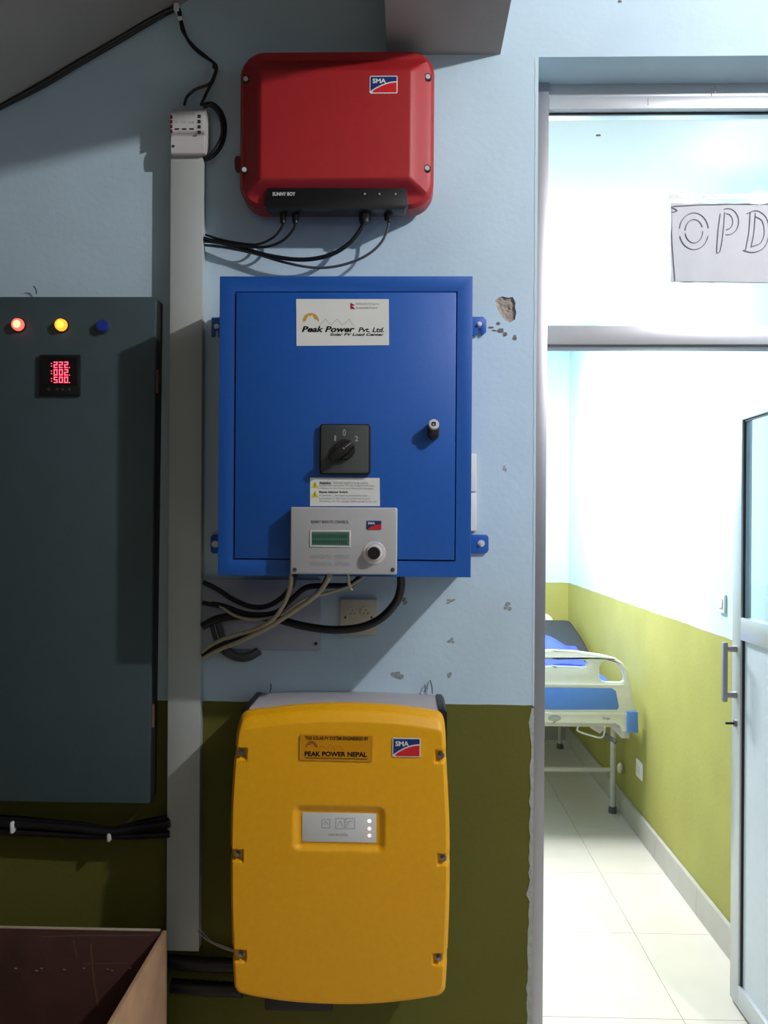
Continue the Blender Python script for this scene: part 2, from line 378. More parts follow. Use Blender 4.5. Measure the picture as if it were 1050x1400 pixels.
# door frame (lining, head, transom) and fanlight
FY = .115
fr = thing('trim_1', 'aluminium frame of the ward doorway', None, (xL, FY, 0), kind='structure')
jx = P(747.5, 600, FY).x
mb = MB(); mb.box(xL, jx, FY, FY+.06, 0, ZT, bev=.0015); mb.build('jamb', M['jamb'], fr)
mb = MB(); mb.box(1.085+.025, XR, FY, FY+.06, 0, ZT, bev=.0015); mb.build('jamb', M['jamb'], fr)
zh = P(890, 148.5, FY).z; zm = P(890, 131, FY).z
MB().box(jx, XR-.03, FY+.012, FY+.06, zm-.001, ZT, bev=.0015).build('head_rail', M['alu'], fr)
MB().box(jx, XR-.03, FY, FY+.06, zh, zm, bev=.0015).build('glazing_rail', M['alu'], fr)
zt1, zt0 = P(890, 445, FY).z, P(890, 470.5, FY).z
MB().box(jx, XR-.03, FY, FY+.07, zt0, zt1, bev=.002).build('transom', M['alu'], fr)
MB().box(jx, XR-.03, FY+.01, FY+.06, zt0-.006, zt0, bev=.001).build('door_stop', M['alu_dk'], fr)
for sx, sy in ((978, 123), (886, 139)):
    p = P(sx, sy, FY); MB().box(p.x-.001, p.x+.001, FY-.0006, FY+.002, p.z-.009, p.z+.009).build('frame_scratch', M['alu_dk'], fr)
fan = thing('window_1', 'clear fanlight over the ward door', None, (jx, FY+.03, zt1), kind='structure')
MB().box(jx, XR-.03, FY+.028, FY+.033, zt1, zh).build('pane', M['glass'], fan)
MB().box(jx, XR-.03, FY+.02, FY+.027, zh-.0045, zh, ).build('gasket', M['gasket'], fan)
for a, b in ((818, 185),): 
    p = P(a, b, FY+.027); MB().sph(p, .006, (1.2, .2, .5), 8).build('dirt_speck', M['darkchip'], fan)

# open ward door: leaf lies along +Y beside the right wall
LX = 1.077; LT = .034; y0d, y1d = .2, .72; ZD = 1.985; z0d = .012
dr = thing('door_1', 'white half glazed door standing open into the ward', None, (LX, y0d, z0d), kind='structure')
S = .068
mb = MB(); mb.box(LX, LX+LT, y1d-S, y1d, z0d, ZD, bev=.002); mb.build('stile', M['alu'], dr)
MB().box(LX, LX+LT, y0d, y0d+S, z0d, ZD, bev=.002).build('stile', M['alu'], dr)
MB().box(LX, LX+LT, y0d+S, y1d-S, z0d, .082, bev=.001).build('bottom_rail', M['alu'], dr)
MB().box(LX, LX+LT, y0d+S, y1d-S, 1.19, 1.262, bev=.001).build('lock_rail', M['alu'], dr)
MB().box(LX, LX+LT, y0d+S, y1d-S, 1.895, ZD, bev=.001).build('top_rail', M['alu'], dr)
MB().box(LX+.012, LX+.02, y0d+S, y1d-S, .082, 1.19).build('door_panel', M['doorpanel'], dr)
MB().box(LX+.014, LX+.018, y0d+S, y1d-S, 1.262, 1.895).build('pane', M['glass'], dr)
for (za, zb) in ((.082, 1.19), (1.262, 1.895)):
    mb = MB(); mb.box(LX+.006, LX+.012, y1d-S-.007, y1d-S, za, zb); mb.box(LX+.006, LX+.012, y0d+S, y0d+S+.007, za, zb)
    if za > 1: mb.box(LX+.006, LX+.012, y0d+S, y1d-S, zb-.006, zb)
    mb.build('gasket', M['gasket'], dr)
h = MB(); hz0, hz1 = .985, 1.178; hy = y1d-.036
h.box(LX-.045, LX-.030, hy-.010, hy+.010, hz0, hz1, bev=.003)
hd = h.build('pull_handle', M['alu_dk'], dr, label='grey vertical pull handle')
for z in (hz0+.022, hz1-.022): MB().cyl((LX-.032, hy, z), (LX, hy, z), .009, .011).build('handle_mount', M['screw'], hd)
k = MB().cyl((LX-.006, hy, .915), (LX+.002, hy, .915), .012, bev=.001).build('lock_cylinder', M['screw'], dr)
MB().box(LX-.034, LX-.006, hy-.0015, hy+.0015, .911, .919, bev=.001).build('key', M['darkterm'], k)

# paper sign on the fanlight
SY = FY+.026
x0, x1, z0, z1 = RC(917, 278, 1078, 386, SY)
sg = thing('paper_sign', 'white paper sheet reading OPD taped inside the glass above the doorway', 'sign', ((x0+x1)/2, SY, z0))
n = 24; bm = bmesh.new(); vv = []
for j in range(2):
    vv.append([[bm.verts.new((x0+(x1-x0)*i/n+.001*math.sin(i*2.1+r), SY-.0008+.0016*j+.0004*math.sin(i*.9), z0+(z1-z0)*r/10+.0015*math.sin(i*1.3)*(r in (0, 10)))) for i in range(n+1)] for r in range(11)])
for r in range(10):
    for i in range(n):
        bm.faces.new((vv[0][r][i], vv[0][r][i+1], vv[0][r+1][i+1], vv[0][r+1][i])); bm.faces.new((vv[1][r][i], vv[1][r+1][i], vv[1][r+1][i+1], vv[1][r][i+1]))
mb = MB(); mb.merge(bm); mb.build('sheet', M['paper'], sg)
x0b, x1b, z0b, z1b = RC(915, 265, 1078, 272, SY)
mb = MB()
tp = [(x0b+(x1b-x0b)*i/24, z1b-random.uniform(0, .0025)) for i in range(25)]+[(x0b+(x1b-x0b)*i/24, z0b+random.uniform(0, .0025)) for i in range(24, -1, -1)]
mb.poly(tp, SY-.0006, SY+.0004)
tpo = mb.build('tape', mat('clear_tape', (176, 180, 182), .3, spec=.6), sg, label='crumpled clear tape along the top')
for px in (929, 944, 963, 979, 991, 1006, 1020, 1034, 1047, 1060):
    p = P(px, 268.5, SY); w_ = random.uniform(.004, .009); MB().sph((p.x, SY-.0008, p.z), 1, (w_, .0008, .0035), 10).build('tape_bubble', M['white'], tpo)
EY = SY-.0022
def stroke(pts, wd=.0022, name='pencil_line'):
    q = [Vector((P(a, b, EY).x, EY, P(a, b, EY).z)) for a, b in pts]
    MB().tube(q, wd/2, n=5, sub=4).build(name, M['pencil'], sg)
def oval(cx, cy, rx, ry, a0=0, a1=360, n=14): return [(cx+rx*math.cos(R(a0+(a1-a0)*i/n)), cy+ry*math.sin(R(a0+(a1-a0)*i/n))) for i in range(n+1)]
for pts in (oval(949, 316, 20, 25, 15, 165), oval(949, 316, 20, 25, 190, 350), oval(949, 316, 12, 16, 0, 170), oval(949, 316, 12, 16, 185, 340),
            [(985, 292), (982, 315), (980, 345)], [(991, 290), (989, 316), (985, 342), (980, 346)], oval(995, 303, 15, 18, -110, 100), oval(993, 303, 9, 11, -90, 90),
            [(1026, 290), (1024, 318), (1019, 344)], [(1033, 291), (1031, 318), (1027, 338)], [(1021, 292), (1035, 288), (1048, 298), (1052, 318), (1045, 338), (1030, 345), (1016, 342)], [(1033, 296), (1042, 302), (1045, 318), (1040, 332), (1028, 337)],
            [(918, 282), (919, 330), (923, 384)], [(919, 385), (990, 386), (1070, 387)], [(920, 282), (960, 280), (1010, 279), (1070, 279)], [(918, 283), (926, 288), (919, 290)]):
    stroke(pts)

# sockets on the ward wall
def wplate(name, px0, px1, py0, py1, label, grp=None):
    d = (RX-CAM.x)
    def hit(px, py):
        v = fw + rt*((px-CX)/F) - up*((py-CY)/F); return CAM + v*((RX-CAM.x)/v.x)
    a, b = hit(px0, py0), hit(px1, py1); ya, yb = sorted((a.y, b.y)); za, zb = sorted((hit((px0+px1)/2, py0).z, hit((px0+px1)/2, py1).z))
    t = thing(name, label, 'switch', (RX, (ya+yb)/2, za), grp)
    MB().box(RX-.010, RX, ya, yb, za, zb, bev=.003).build('cover_plate', M['white'], t)
    MB().box(RX-.0135, RX-.010, ya+.2*(yb-ya), yb-.2*(yb-ya), za+.25*(zb-za), zb-.25*(zb-za), bev=.001).build('rocker', M['label'], t)
wplate('wall_switch', 872, 879.5, 1040, 1064, 'small white plate low on the olive ward wall beside the bed foot')
wplate('wall_switch', 985, 993.5, 812, 838, 'white switch plate high on the pale ward wall just left of the open door edge')

# ------------------------------------------------------------------ red inverter
Yf = -.125; Ym = -.085
X = lambda px, Y: P(px, 180, Y).x
Z = lambda py, Y: P(460, py, Y).z
rx0, rx1, rz0, rz1 = X(328, Ym), X(593.5, Ym), Z(285, Ym), Z(69.5, Ym)
ri = thing('wall_inverter', 'red wall-mounted inverter with a rounded case and four cables under it', 'inverter', ((rx0+rx1)/2, 0, rz0))
cx0, cx1, cz0, cz1 = X(357, Yf), X(561, Yf), Z(243, Yf), Z(96, Yf)
def rdep(x, z, s):
    dx = max(cx0-x, x-cx1, 0); dz = max(cz0-z, 0); dt = max(z-cz1, 0)
    e = max(dx/(.047), dz/.030, dt/.042)
    y = Yf+.034*sst(0, 1, e*.95)*.35+.034*.65*min(1, e)
    ed = 1-sst(0, .035, 1-s)          # rolled outer edge
    return y+.012*ed
ol = rrect(rx0, rx1, rz0, rz1, .058, 14)
# densify straight runs
def dens(o, st=.008):
    r = []
    for i, p in enumerate(o):
        q = o[(i+1) % len(o)]; L = math.hypot(q[0]-p[0], q[1]-p[1]); k = max(1, int(L/st))
        for j in range(k): r.append((p[0]+(q[0]-p[0])*j/k, p[1]+(q[1]-p[1])*j/k))
    return r
rings = [1, .996, .99, .98, .965]+[.965-i*.012 for i in range(1, 60)]+[.2, .1, .03]
shell(dens(ol), ((cx0+cx1)/2, (cz0+cz1)/2), rdep, rings, 'cover', M['red'], ri, -.03)
MB().box(rx0+.02, rx1-.02, -.032, 0, rz0+.03, rz1-.02, bev=.01).build('back_housing', M['black'], ri)
# black label strip
sy = Yf+.021
st = pp([(366, 257), (556, 258), (558, 280), (553, 286), (368, 286), (361, 281)], sy)
MB().poly(st, sy-.003, sy+.045, bev=.001).build('label_strip', M['black'], ri)
text('lettering', 'SUNNY BOY', RC(373, 263.5, 404, 268.5, sy), sy-.0034, M['label'], ri, bold=.02)
for px in (499, 519, 541):
    p = P(px, 266, sy); MB().cyl((p.x, sy-.0042, p.z), (p.x, sy-.003, p.z), .0024, n=10).build('indicator_mark', M['greyink'], ri)
# side knob, screws
p = P(328, 225, -.06); MB().cyl((p.x+.006, -.06, p.z), (p.x-.010, -.06, p.z), .020, .018, bev=.002).build('side_switch', M['darkred'], ri)
for px, py in ((585, 105), (584, 230), (334, 232), (336, 108)):
    yb = -.100; p = P(px, py, yb)
    q = MB().cyl((p.x, yb, p.z), (p.x, yb+.02, p.z), .0085, n=20).build('screw_well', M['paneldk'], ri)
    r_ = MB(); r_.cyl((p.x, yb-.002, p.z), (p.x, yb, p.z), .0055, .0058, n=16); r_.build('screw', M['bright'], q)
logo(*RC(505.5, 104, 543.5, 128, Yf), Yf, ri, M['label'], M['lblue'], M['lred'])
def gland(px, py0, py1, r, Y, hexn=12):
    a, b = P(px, py0, Y), P(px, py1, Y); g = MB()
    g.cyl((a.x, Y, a.z+.004), (a.x, Y, (a.z+b.z)/2), r, n=hexn); g.cyl((a.x, Y, (a.z+b.z)/2), (a.x, Y, b.z), r*.92, r*.75, n=16)
    g.build('cable_gland', M['cable'], ri)
GY = -.07
for px, a, b, r in ((387, 284, 305, .0088), (404, 284, 305, .0095), (499, 284, 305, .0175), (531, 284, 303, .0115)): gland(px, a, b, r, GY)
def wire(name, pts, r, mt, label, group=None, cat='cable', y0=-.05, y1=None, ridge=0, sub=7):
    """pts: (px, py[, Y])"""
    y1 = y0 if y1 is None else y1; n = len(pts); q = []
    for i, p in enumerate(pts):
        Y = p[2] if len(p) > 2 else y0+(y1-y0)*i/(n-1)
        q.append(P(p[0], p[1], Y))
    return MB().tube(q, r, n=12, sub=sub, ridge=ridge).build(name, mt, label=label, cat=cat, group=group)
wire('cable', [(387, 300), (385, 311), (373, 325), (352, 334), (325, 332), (300, 327), (281, 321)], .0030, M['cable'], 'thin black cable from the leftmost gland of the red inverter', y0=GY, y1=-.03)
wire('cable', [(404, 299), (402, 312), (388, 328), (366, 337), (338, 337), (305, 332), (279, 325)], .0033, M['cable'], 'thin black cable from the second gland from the left of the red inverter', y0=GY-.004, y1=-.035)
wire('cable', [(499, 299), (492, 315), (476, 334), (450, 349), (415, 355), (375, 351), (335, 341), (300, 331), (279, 329)], .0052, M['cable'], 'thick black cable sagging from the large round gland of the red inverter', y0=GY, y1=-.028)
wire('cable', [(531, 297), (530, 312), (520, 333), (498, 351), (465, 363), (430, 366), (390, 359), (345, 346), (305, 338), (279, 335)], .0032, M['gcable'], 'thin grey cable in the lowest loop under the red inverter', y0=GY, y1=-.022)

# ------------------------------------------------------------------ blue load-centre box
BD = .245; BY = -BD
x0, x1, z0, z1 = RC(299, 377.5, 645, 788, BY)
bb = thing('electrical_enclosure', 'blue steel electrical box on the wall with a flush locked door', 'electrical box', ((x0+x1)/2, 0, z0))
dx0, dx1, dz0, dz1 = RC(322, 400, 622.5, 764.5, BY)
g = .0022
mb = MB(); mb.poly([(x0, z0), (x1, z0), (x1, z1), (x0, z1)], BY, -.012, holes=[[(dx0-g, dz0-g), (dx1+g, dz0-g), (dx1+g, dz1+g), (dx0-g, dz1+g)]], bev=.0012)
mb.build('body', M['blue'], bb)
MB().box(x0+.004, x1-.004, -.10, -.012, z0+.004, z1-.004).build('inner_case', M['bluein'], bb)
bdoor = MB().box(dx0, dx1, BY-.0035, BY+.02, dz0, dz1, bev=.002).build('door', M['blue'], bb)
MB().box(x0-.001, x1+.001, -.012, 0, z0+.01, z1-.01).build('back_plate', M['blue'], bb)
# mounting ears
def ear(px0, px1, py0, py1, boltpx, boltpy, slot=False):
    a0, a1, b0, b1 = RC(px0, py0, px1, py1, -.01)
    inner = x1-.01 if px1 > 500 else x0+.01
    if px1 > 500: a0 = inner
    else: a1 = inner
    e = MB(); r = .008
    o = rrect(a0, a1, b0, b1, r, 4)
    if slot:
        sx = P(boltpx, 450, -.01).x; sw = .004; zz = b0+.016
        # slot cut from the bottom edge
        o = [(a0, b1), (a0, b0), (sx-sw, b0), (sx-sw, zz), (sx+sw, zz), (sx+sw, b0), (a1-r, b0), (a1, b0+r), (a1, b1-r), (a1-r, b1)]
    e.poly(o, -.010, -.004, bev=.0008); q = e.build('mounting_ear', M['blue'], bb)
    p = P(boltpx, boltpy, -.012)
    w_ = MB(); w_.cyl((p.x, -.0125, p.z), (p.x, -.010, p.z), .0085 if not slot else .006, n=20); w_.cyl((p.x, -.018, p.z), (p.x, -.0125, p.z), .0045, n=6); w_.cyl((p.x, -.010, p.z), (p.x, 0, p.z), .003, n=8)
    w_.build('bolt', M['bright'], q)
ear(640, 665, 433, 458, 655.5, 443, True); ear(640, 668, 731, 756, 658, 743)
ear(289, 305, 434, 460, 296, 446, True); ear(288, 305, 731, 757, 294, 744)
# logo label
LY = BY-.0035
lb = MB().poly(pp([(405, 409), (531.5, 409), (532, 472), (405.5, 473)], LY), LY-.0008, LY).build('name_label', M['label'], bdoor, label='white name label with mountain logo')
LY2 = LY-.0008
def kid(name, pts, mt): return decal(name, pp(pts, LY2), LY2, mt, bb, t=.0004)
kid('sun_mark', [(414, 440)]+oval(425, 438.5, 11, 10.5, 180, 360, 12)+[(436, 440), (433, 436), (431, 437), (427, 430), (424.5, 432.5), (422, 431), (417.5, 439)], M['gold'])
def zig(pts, wd, mt, Y, nm='mountain_line', par=None):
    q = [P(a, b, Y-.0003) for a, b in pts]; mb = MB()
    for a, b in zip(q, q[1:]):
        d = (b-a).normalized(); nn = Vector((-d.z, 0, d.x))*wd/2; mb.poly([((a-nn).x, (a-nn).z), ((b-nn).x, (b-nn).z), ((b+nn).x, (b+nn).z), ((a+nn).x, (a+nn).z)], Y-.0003, Y)
    mb.build(nm, mt, par or bb)
zig([(436, 446), (445, 436), (450, 442), (453, 444), (461, 436), (467, 444), (470, 443), (477, 436), (484, 446)], .0007, M['greyink'], LY2)
text('lettering', 'Peak Power', RC(412.5, 446, 485, 454.2, LY2), LY2, M['ink'], bb, bold=.035, shear=.25)
text('lettering', 'Pvt. Ltd.', RC(490, 447.5, 525, 454.2, LY2), LY2, M['ink'], bb, bold=.022, shear=.25)
text('lettering', 'Solar PV Load Center', RC(451, 455.4, 525, 459.2, LY2), LY2, M['ink'], bb, bold=.03, shear=.25)
kid('flag_mark', [(479, 414), (486, 417.5), (481.5, 418), (486, 422.5), (479, 422.5)], M['flagred'])
text('fine_print', 'Renewable Energy for', RC(487, 414, 519, 417.2, LY2), LY2, M['greyink'], bb)
text('fine_print', 'Sustainable Future', RC(487, 419, 516, 422.2, LY2), LY2, M['greyink'], bb)
# lock
p = P(592.5, 596, LY); lk = MB()
hx = P(600, 596, LY).x-p.x
lk = MB().poly(rrect(p.x-hx, p.x+hx, P(592, 602, LY).z, P(592, 576, LY).z, hx*.98, 8), LY-.022, LY, bev=.003).build('door_lock', M['black'], bb, label='black oblong lock body with a chrome key face')
lz = P(592, 583, LY).z
MB().cyl((p.x, LY-.020, lz), (p.x, LY-.029, lz+.002), hx*.98, hx*.92, n=28, bev=.0012).build('lock_face', M['bright'], lk, label='chrome lock face')
MB().poly(rrect(p.x-.004, p.x+.004, lz-.002, lz+.006, .001, 2), LY-.0312, LY-.028, holes=[rrect(p.x-.0026, p.x+.0026, lz-.0006, lz+.0046, .001, 2)]).build('keyhole', M['ink'], lk)
# rotary switch
sx0, sx1, sz0, sz1 = RC(437.5, 580.5, 507, 649.5, LY)
MB().poly(rrect(sx0, sx1, sz0, sz1, .007, 5), LY-.010, LY, bev=.001).build('switch_bezel', M['black'], bb)
sp = MB().poly(rrect(sx0+.0035, sx1-.0045, sz0+.0035, sz1-.0025, .005, 5), LY-.0125, LY-.010, bev=.0008).build('switch_plate', M['swplate'], bb)
SYp = LY-.0125; kc = P(471, 614, SYp-.01); kx, kz = kc.x, kc.z
kb = MB(); kb.cyl((kx, SYp, kz), (kx, SYp-.012, kz), .0225, .021, n=32, bev=.0008)
def rot2(pts, a): ca, sa = math.cos(a), math.sin(a); return [(kx+u*ca-v*sa, kz+u*sa+v*ca) for u, v in pts]
kb.poly(rot2([(-.038, -.0055), (-.034, -.008), (.000, -.0125), (.018, -.008), (.021, 0), (.018, .008), (0, .0125), (-.034, .008), (-.038, .0055)], R(38)), SYp-.028, SYp-.006, bev=.002)
kn = kb.build('rotary_knob', M['black'], bb)
MB().poly(rot2([(.004, -.0008), (.019, -.0008), (.019, .0008), (.004, .0008)], R(38)), SYp-.0287, SYp-.028).build('pointer_line', M['greyink'], kn)
MB().cyl((kx, SYp-.0288, kz), (kx, SYp-.028, kz), .0022, n=10).build('knob_screw', M['screw'], kn)
text('numeral', '1', RC(457, 595.5, 459.5, 603, SYp), SYp, M['greyink'], bb, bold=.02)
text('numeral', '0', RC(468.5, 587, 473, 596, SYp), SYp, M['greyink'], bb, bold=.02)
text('numeral', '2', RC(485, 596, 490, 603.5, SYp), SYp, M['greyink'], bb, bold=.02)
# attention label
MB().poly(pp([(424, 653), (519, 653.5), (519.5, 692), (424, 692)], LY), LY-.0008, LY).build('warning_label', M['label'], bb, label='white warning label with two yellow triangles')
for y in (662.5, 675.5):
    kid('warning_triangle', [(430.5, y-5), (435.5, y+4.5), (425.7, y+4.5)], M['warn']); kid('exclamation', [(430.1, y-2), (431.1, y-2), (431.1, y+3), (430.1, y+3)], M['ink'])
text('lettering', 'Attention:', RC(436.5, 658, 453, 662, LY2), LY2, M['ink'], bb, bold=.02)
text('fine_print', 'This load centre is to be used in', RC(455, 658, 503, 662, LY2), LY2, M['greyink'], bb)
text('fine_print', 'parallel with the system. Wrong changes could cause', RC(436.5, 662.4, 512, 665.8, LY2), LY2, M['greyink'], bb)
text('fine_print', 'a failure to the device and electrical damages.', RC(436.5, 666.2, 511, 669.6, LY2), LY2, M['greyink'], bb)
text('lettering', 'Bypass Selector Switch:', RC(436.5, 671, 476, 675, LY2), LY2, M['ink'], bb, bold=.02)
for i, s in enumerate(('In position 1, the load is powered by solar', 'In position 2, the load is powered by grid', 'Warning: do not change while system is in use')):
    text('fine_print', s, RC(436.5, 676+i*4, (503, 506, 515)[i], 679.4+i*4, LY2), LY2, M['greyink'], bb)

# ------------------------------------------------------------------ remote control display
CYb = LY-.036
x0, x1, z0, z1 = RC(396.5, 693.5, 543, 785.5, CYb)
rc = thing('remote_display', 'grey display case with a green screen fixed over the lower edge of the blue box', 'control display', ((x0+x1)/2, LY, z0))
MB().box(x0, x1, CYb, LY-.001, z0, z1, bev=.004, seg=3).build('case', M['alubox'], rc)
text('lettering', 'SUNNY REMOTE CONTROL', RC(425, 711.5, 477, 715.5, CYb), CYb, M['ink'], rc)
logo(*RC(501.5, 712, 521.5, 724, CYb), CYb, rc, M['lblue'], M['lblue'], M['lred'], border=.0004, ink=M['label'])
a = RC(423.5, 725, 479.5, 748, CYb); MB().poly([(a[0], a[2]), (a[1], a[2]), (a[1], a[3]), (a[0], a[3])], CYb-.0015, CYb+.001, holes=[[(a[0]+.0035, a[2]+.0035), (a[1]-.0035, a[2]+.0035), (a[1]-.0035, a[3]-.0035), (a[0]+.0035, a[3]-.0035)]], bev=.0006).build('screen_bezel', M['device'], rc)
a = RC(425.5, 728, 477, 746, CYb); s_ = MB().box(a[0], a[1], CYb-.0004, CYb+.001, a[2], a[3]).build('screen', M['lcd'], rc, label='green liquid crystal screen')
mb = MB()
for r_ in range(2):
    for i in range(16):
        ax = a[0]+.003+(a[1]-a[0]-.006)*i/16; mb.box(ax, ax+.0036, CYb-.0007, CYb-.0004, a[2]+.004+r_*.012, a[2]+.012+r_*.012)
mb.build('screen_segments', M['lcdseg'], rc)
for r_, row in enumerate((('NAVIGATE', 'MODE DO'), ('NAVIGATE IN', 'OPTION'))):
    text('engraved_text', row[0], RC(424, 758.5+r_*9.5, 452, 764+r_*9.5, CYb), CYb, M['greyink'], rc)
    text('engraved_text', row[1], RC(458, 758.5+r_*9.5, 477, 764+r_*9.5, CYb), CYb, M['greyink'], rc)
p = P(511.5, 756, CYb); kn = MB()
bm = bmesh.new()
kn.cyl((p.x, CYb, p.z), (p.x, CYb-.002, p.z), .0245, .0235, n=40); k1 = kn.build('knob_ring', M['bright'], rc)
k2 = MB().cyl((p.x, CYb-.002, p.z), (p.x, CYb-.014, p.z), .018, .016, n=32, bev=.001).build('knob', M['device'], rc)
MB().cyl((p.x, CYb-.014, p.z), (p.x, CYb-.018, p.z), .0135, .0125, n=24, bev=.0008).build('knob_cap', M['black'], k2)
for px in (403, 537):
    p = P(px, 779, CYb); q = MB().cyl((p.x, CYb-.0012, p.z), (p.x, CYb, p.z), .0042, n=16).build('case_screw', M['paneldk'], rc)
    MB().cyl((p.x+.0008, CYb-.002, p.z-.0006), (p.x+.0008, CYb-.0012, p.z-.0006), .0028, n=12).build('screw_head', M['screw'], q)

# cables below the blue box
lowc = [
 ([(404, 786, -.262), (398, 802, -.17), (384, 818, -.13), (364, 829, -.10), (342, 829, -.08), (318, 819, -.06), (298, 806, -.05), (278, 796, -.045)], .0062, 'cable', 'black cable making the topmost loop from the display case to the trunking'),
 ([(494, 787, -.15), (478, 800, -.14), (450, 801, -.13), (420, 803, -.12), (400, 818, -.11), (376, 838, -.10), (340, 840, -.08), (306, 829, -.06), (278, 824, -.045)], .0068, 'cable', 'black cable that runs flat under the box then drops to mid trunking'),
 ([(548, 786, -.13), (548, 803, -.12), (541, 824, -.11), (520, 846, -.10), (492, 858, -.095), (455, 861, -.09), (415, 856, -.08), (375, 846, -.07), (330, 842, -.06), (298, 846, -.05), (277, 856, -.045)], .0098, 'cable', 'thickest black cable curving wide under the right half of the blue box'),
 ([(448, 787, -.15), (438, 805, -.14), (420, 824, -.13), (396, 840, -.12), (368, 856, -.11), (330, 872, -.08), (296, 884, -.06), (277, 896, -.045)], .0048, 'cable', 'black cable running diagonally between the beige cables'),
 ([(399, 786, -.262), (396, 806, -.18), (388, 826, -.15), (372, 848, -.13), (345, 862, -.10), (312, 871, -.07), (290, 882, -.055), (277, 892, -.045)], .0052, 'beige', 'beige cable dropping steeply from the left end of the display case'),
 ([(451, 787, -.262), (440, 805, -.19), (424, 820, -.17), (398, 838, -.15), (368, 857, -.12), (330, 876, -.09), (300, 888, -.06), (277, 900, -.045)], .0056, 'beige', 'beige cable running long diagonal from under the middle of the display case'),
 ([(499, 786, -.15), (478, 801, -.15), (446, 811, -.14), (412, 821, -.14), (384, 840, -.12), (350, 847, -.10), (322, 842, -.08), (300, 828, -.06), (278, 821, -.045)], .0036, 'beige', 'thin beige cable arching out from mid trunking toward the right'),
 ([(476, 786, -.262), (477, 797, -.258), (481, 807, -.255)], .0035, 'beige', 'short beige wire end hanging under the display case'),
]
for pts, r_, mt, lab in lowc: wire('cable', pts, r_, M[mt], lab)
wire('conduit', [(296, 846, -.02), (303, 868, -.018), (308, 884, -.018), (322, 896, -.02), (340, 896, -.02), (353, 889, -.015)], .008, M['gcable'], 'grey conduit looping below the lilac cover plate', cat='conduit', ridge=.06, sub=12)
wire('conduit', [(288, 850, -.012), (294, 870, -.012), (302, 888, -.012), (318, 899, -.012), (338, 901, -.012), (356, 892, -.01)], .006, M['gcable'], 'thin grey conduit just outside the thicker grey loop', cat='conduit', ridge=.06, sub=12)

# sockets & plates on the wall
x0, x1, z0, z1 = RC(465, 819, 516, 868, -.012)
so = thing('wall_socket', 'cream double socket plate below the blue box', 'socket', ((x0+x1)/2, 0, z0))
MB().box(x0, x1, -.012, 0, z0, z1, bev=.003).build('cover_plate', M['cream'], so)
for px in (482, 500):
    p = P(px, 837, -.013); ring = MB().cyl((p.x, -.0145, p.z), (p.x, -.012, p.z), .0135, .0142, n=24, bev=.0008).build('socket_ring', M['cream'], so)
    mb = MB()
    for u, v in ((0, .006), (-.005, -.003), (.005, -.003)): mb.cyl((p.x+u, -.0150, p.z+v), (p.x+u, -.0145, p.z+v), .0017, n=8)
    mb.build('pin_holes', M['creamdk'], ring)
for px, py in ((472, 844), (508, 844)):
    p = P(px, py, -.012); MB().cyl((p.x, -.0135, p.z), (p.x, -.012, p.z), .0028, n=10).build('plate_screw', M['paneldk'], so)
x0, x1, z0, z1 = RC(272, 792, 438, 888, -.012)
pl = thing('cover_plate', 'flat lilac grey cover plate behind the hanging cables', 'cover plate', ((x0+x1)/2, 0, z0))
MB().box(x0, x1, -.014, 0, z0, z1, bev=.002).build('plate', M['plate'], pl)
for px, py in ((432, 880), (376, 896)):
    if py < 890:
        p = P(px, py, -.015); MB().cyl((p.x, -.016, p.z), (p.x, -.014, p.z), .0035, n=12).build('plate_screw', M['ink'], pl)
for i, (ya, yb, wh) in enumerate(((620, 672, 'upper'), (673.5, 726, 'lower'))):
    x0, x1, z0, z1 = RC(585, ya, 651.5, yb, -.012)
    t = thing('switch_plate', f'white switch plate edge peeping out right of the blue box, {wh} of two', 'switch', ((x0+x1)/2, 0, z0), 'white switch plates behind the blue box')
    MB().box(x0, x1, -.011, 0, z0, z1, bev=.002).build('cover_plate', M['label'], t)

# ------------------------------------------------------------------ trunking and module on top of it
TY = -.038
pA, pB = P(255.5, 208, TY), P(249.5, 1301, TY)
tw = (P(277, 700, TY).x-P(232.5, 700, TY).x)/2
lean = (P(232.5, 240, TY).x-P(230, 1250, TY).x)/(pA.z-pB.z)
tr = thing('cable_trunking', 'tall pale grey vertical cable trunking left of the coloured boxes', 'trunking', (pB.x, 0, pB.z))
def slab(x_at, hw, y0_, y1_, za, zb, b=.001):
    mb = MB(); mb.box(-hw, hw, y0_, y1_, za, zb, bev=b)
    for v in mb.bm.verts: v.co.x += x_at(v.co.z)
    return mb
tx = lambda z: pB.x+(pA.x-pB.x)*(z-pB.z)/(pA.z-pB.z)
slab(tx, tw-.002, TY+.008, 0, pB.z, pA.z).build('channel', M['trunk'], tr)
slab(tx, tw, TY, TY+.014, pB.z+.001, pA.z, .0015).build('lid', M['trunk'], tr)
MY = -.060
x0, x1, z0, z1 = RC(232.5, 143, 279.5, 208.5, MY)
md = thing('din_module', 'light grey terminal module sitting on top of the trunking', 'module', ((x0+x1)/2, 0, z0))
zs = lambda py: P(256, py, MY).z
bm = bmesh.new(); prof = [(0, z1), (MY+.022, z1), (MY+.004, zs(151)), (MY, zs(155)), (MY, zs(180)), (MY+.010, zs(183)), (MY+.006, zs(187)), (MY+.004, zs(195)), (MY+.006, z0), (0, z0)]
A = [bm.verts.new((x0, a, b)) for a, b in prof]; B = [bm.verts.new((x1, a, b)) for a, b in prof]
bm.faces.new(A); bm.faces.new(B[::-1])
for i in range(len(prof)): bm.faces.new((A[i], A[(i+1) % len(prof)], B[(i+1) % len(prof)], B[i]))
bmesh.ops.recalc_face_normals(bm, faces=bm.faces[:]); bmesh.ops.bevel(bm, geom=bm.edges[:], offset=.0014, segments=2, affect='EDGES')
mb = MB(); mb.merge(bm); mb.build('housing', M['device'], md)
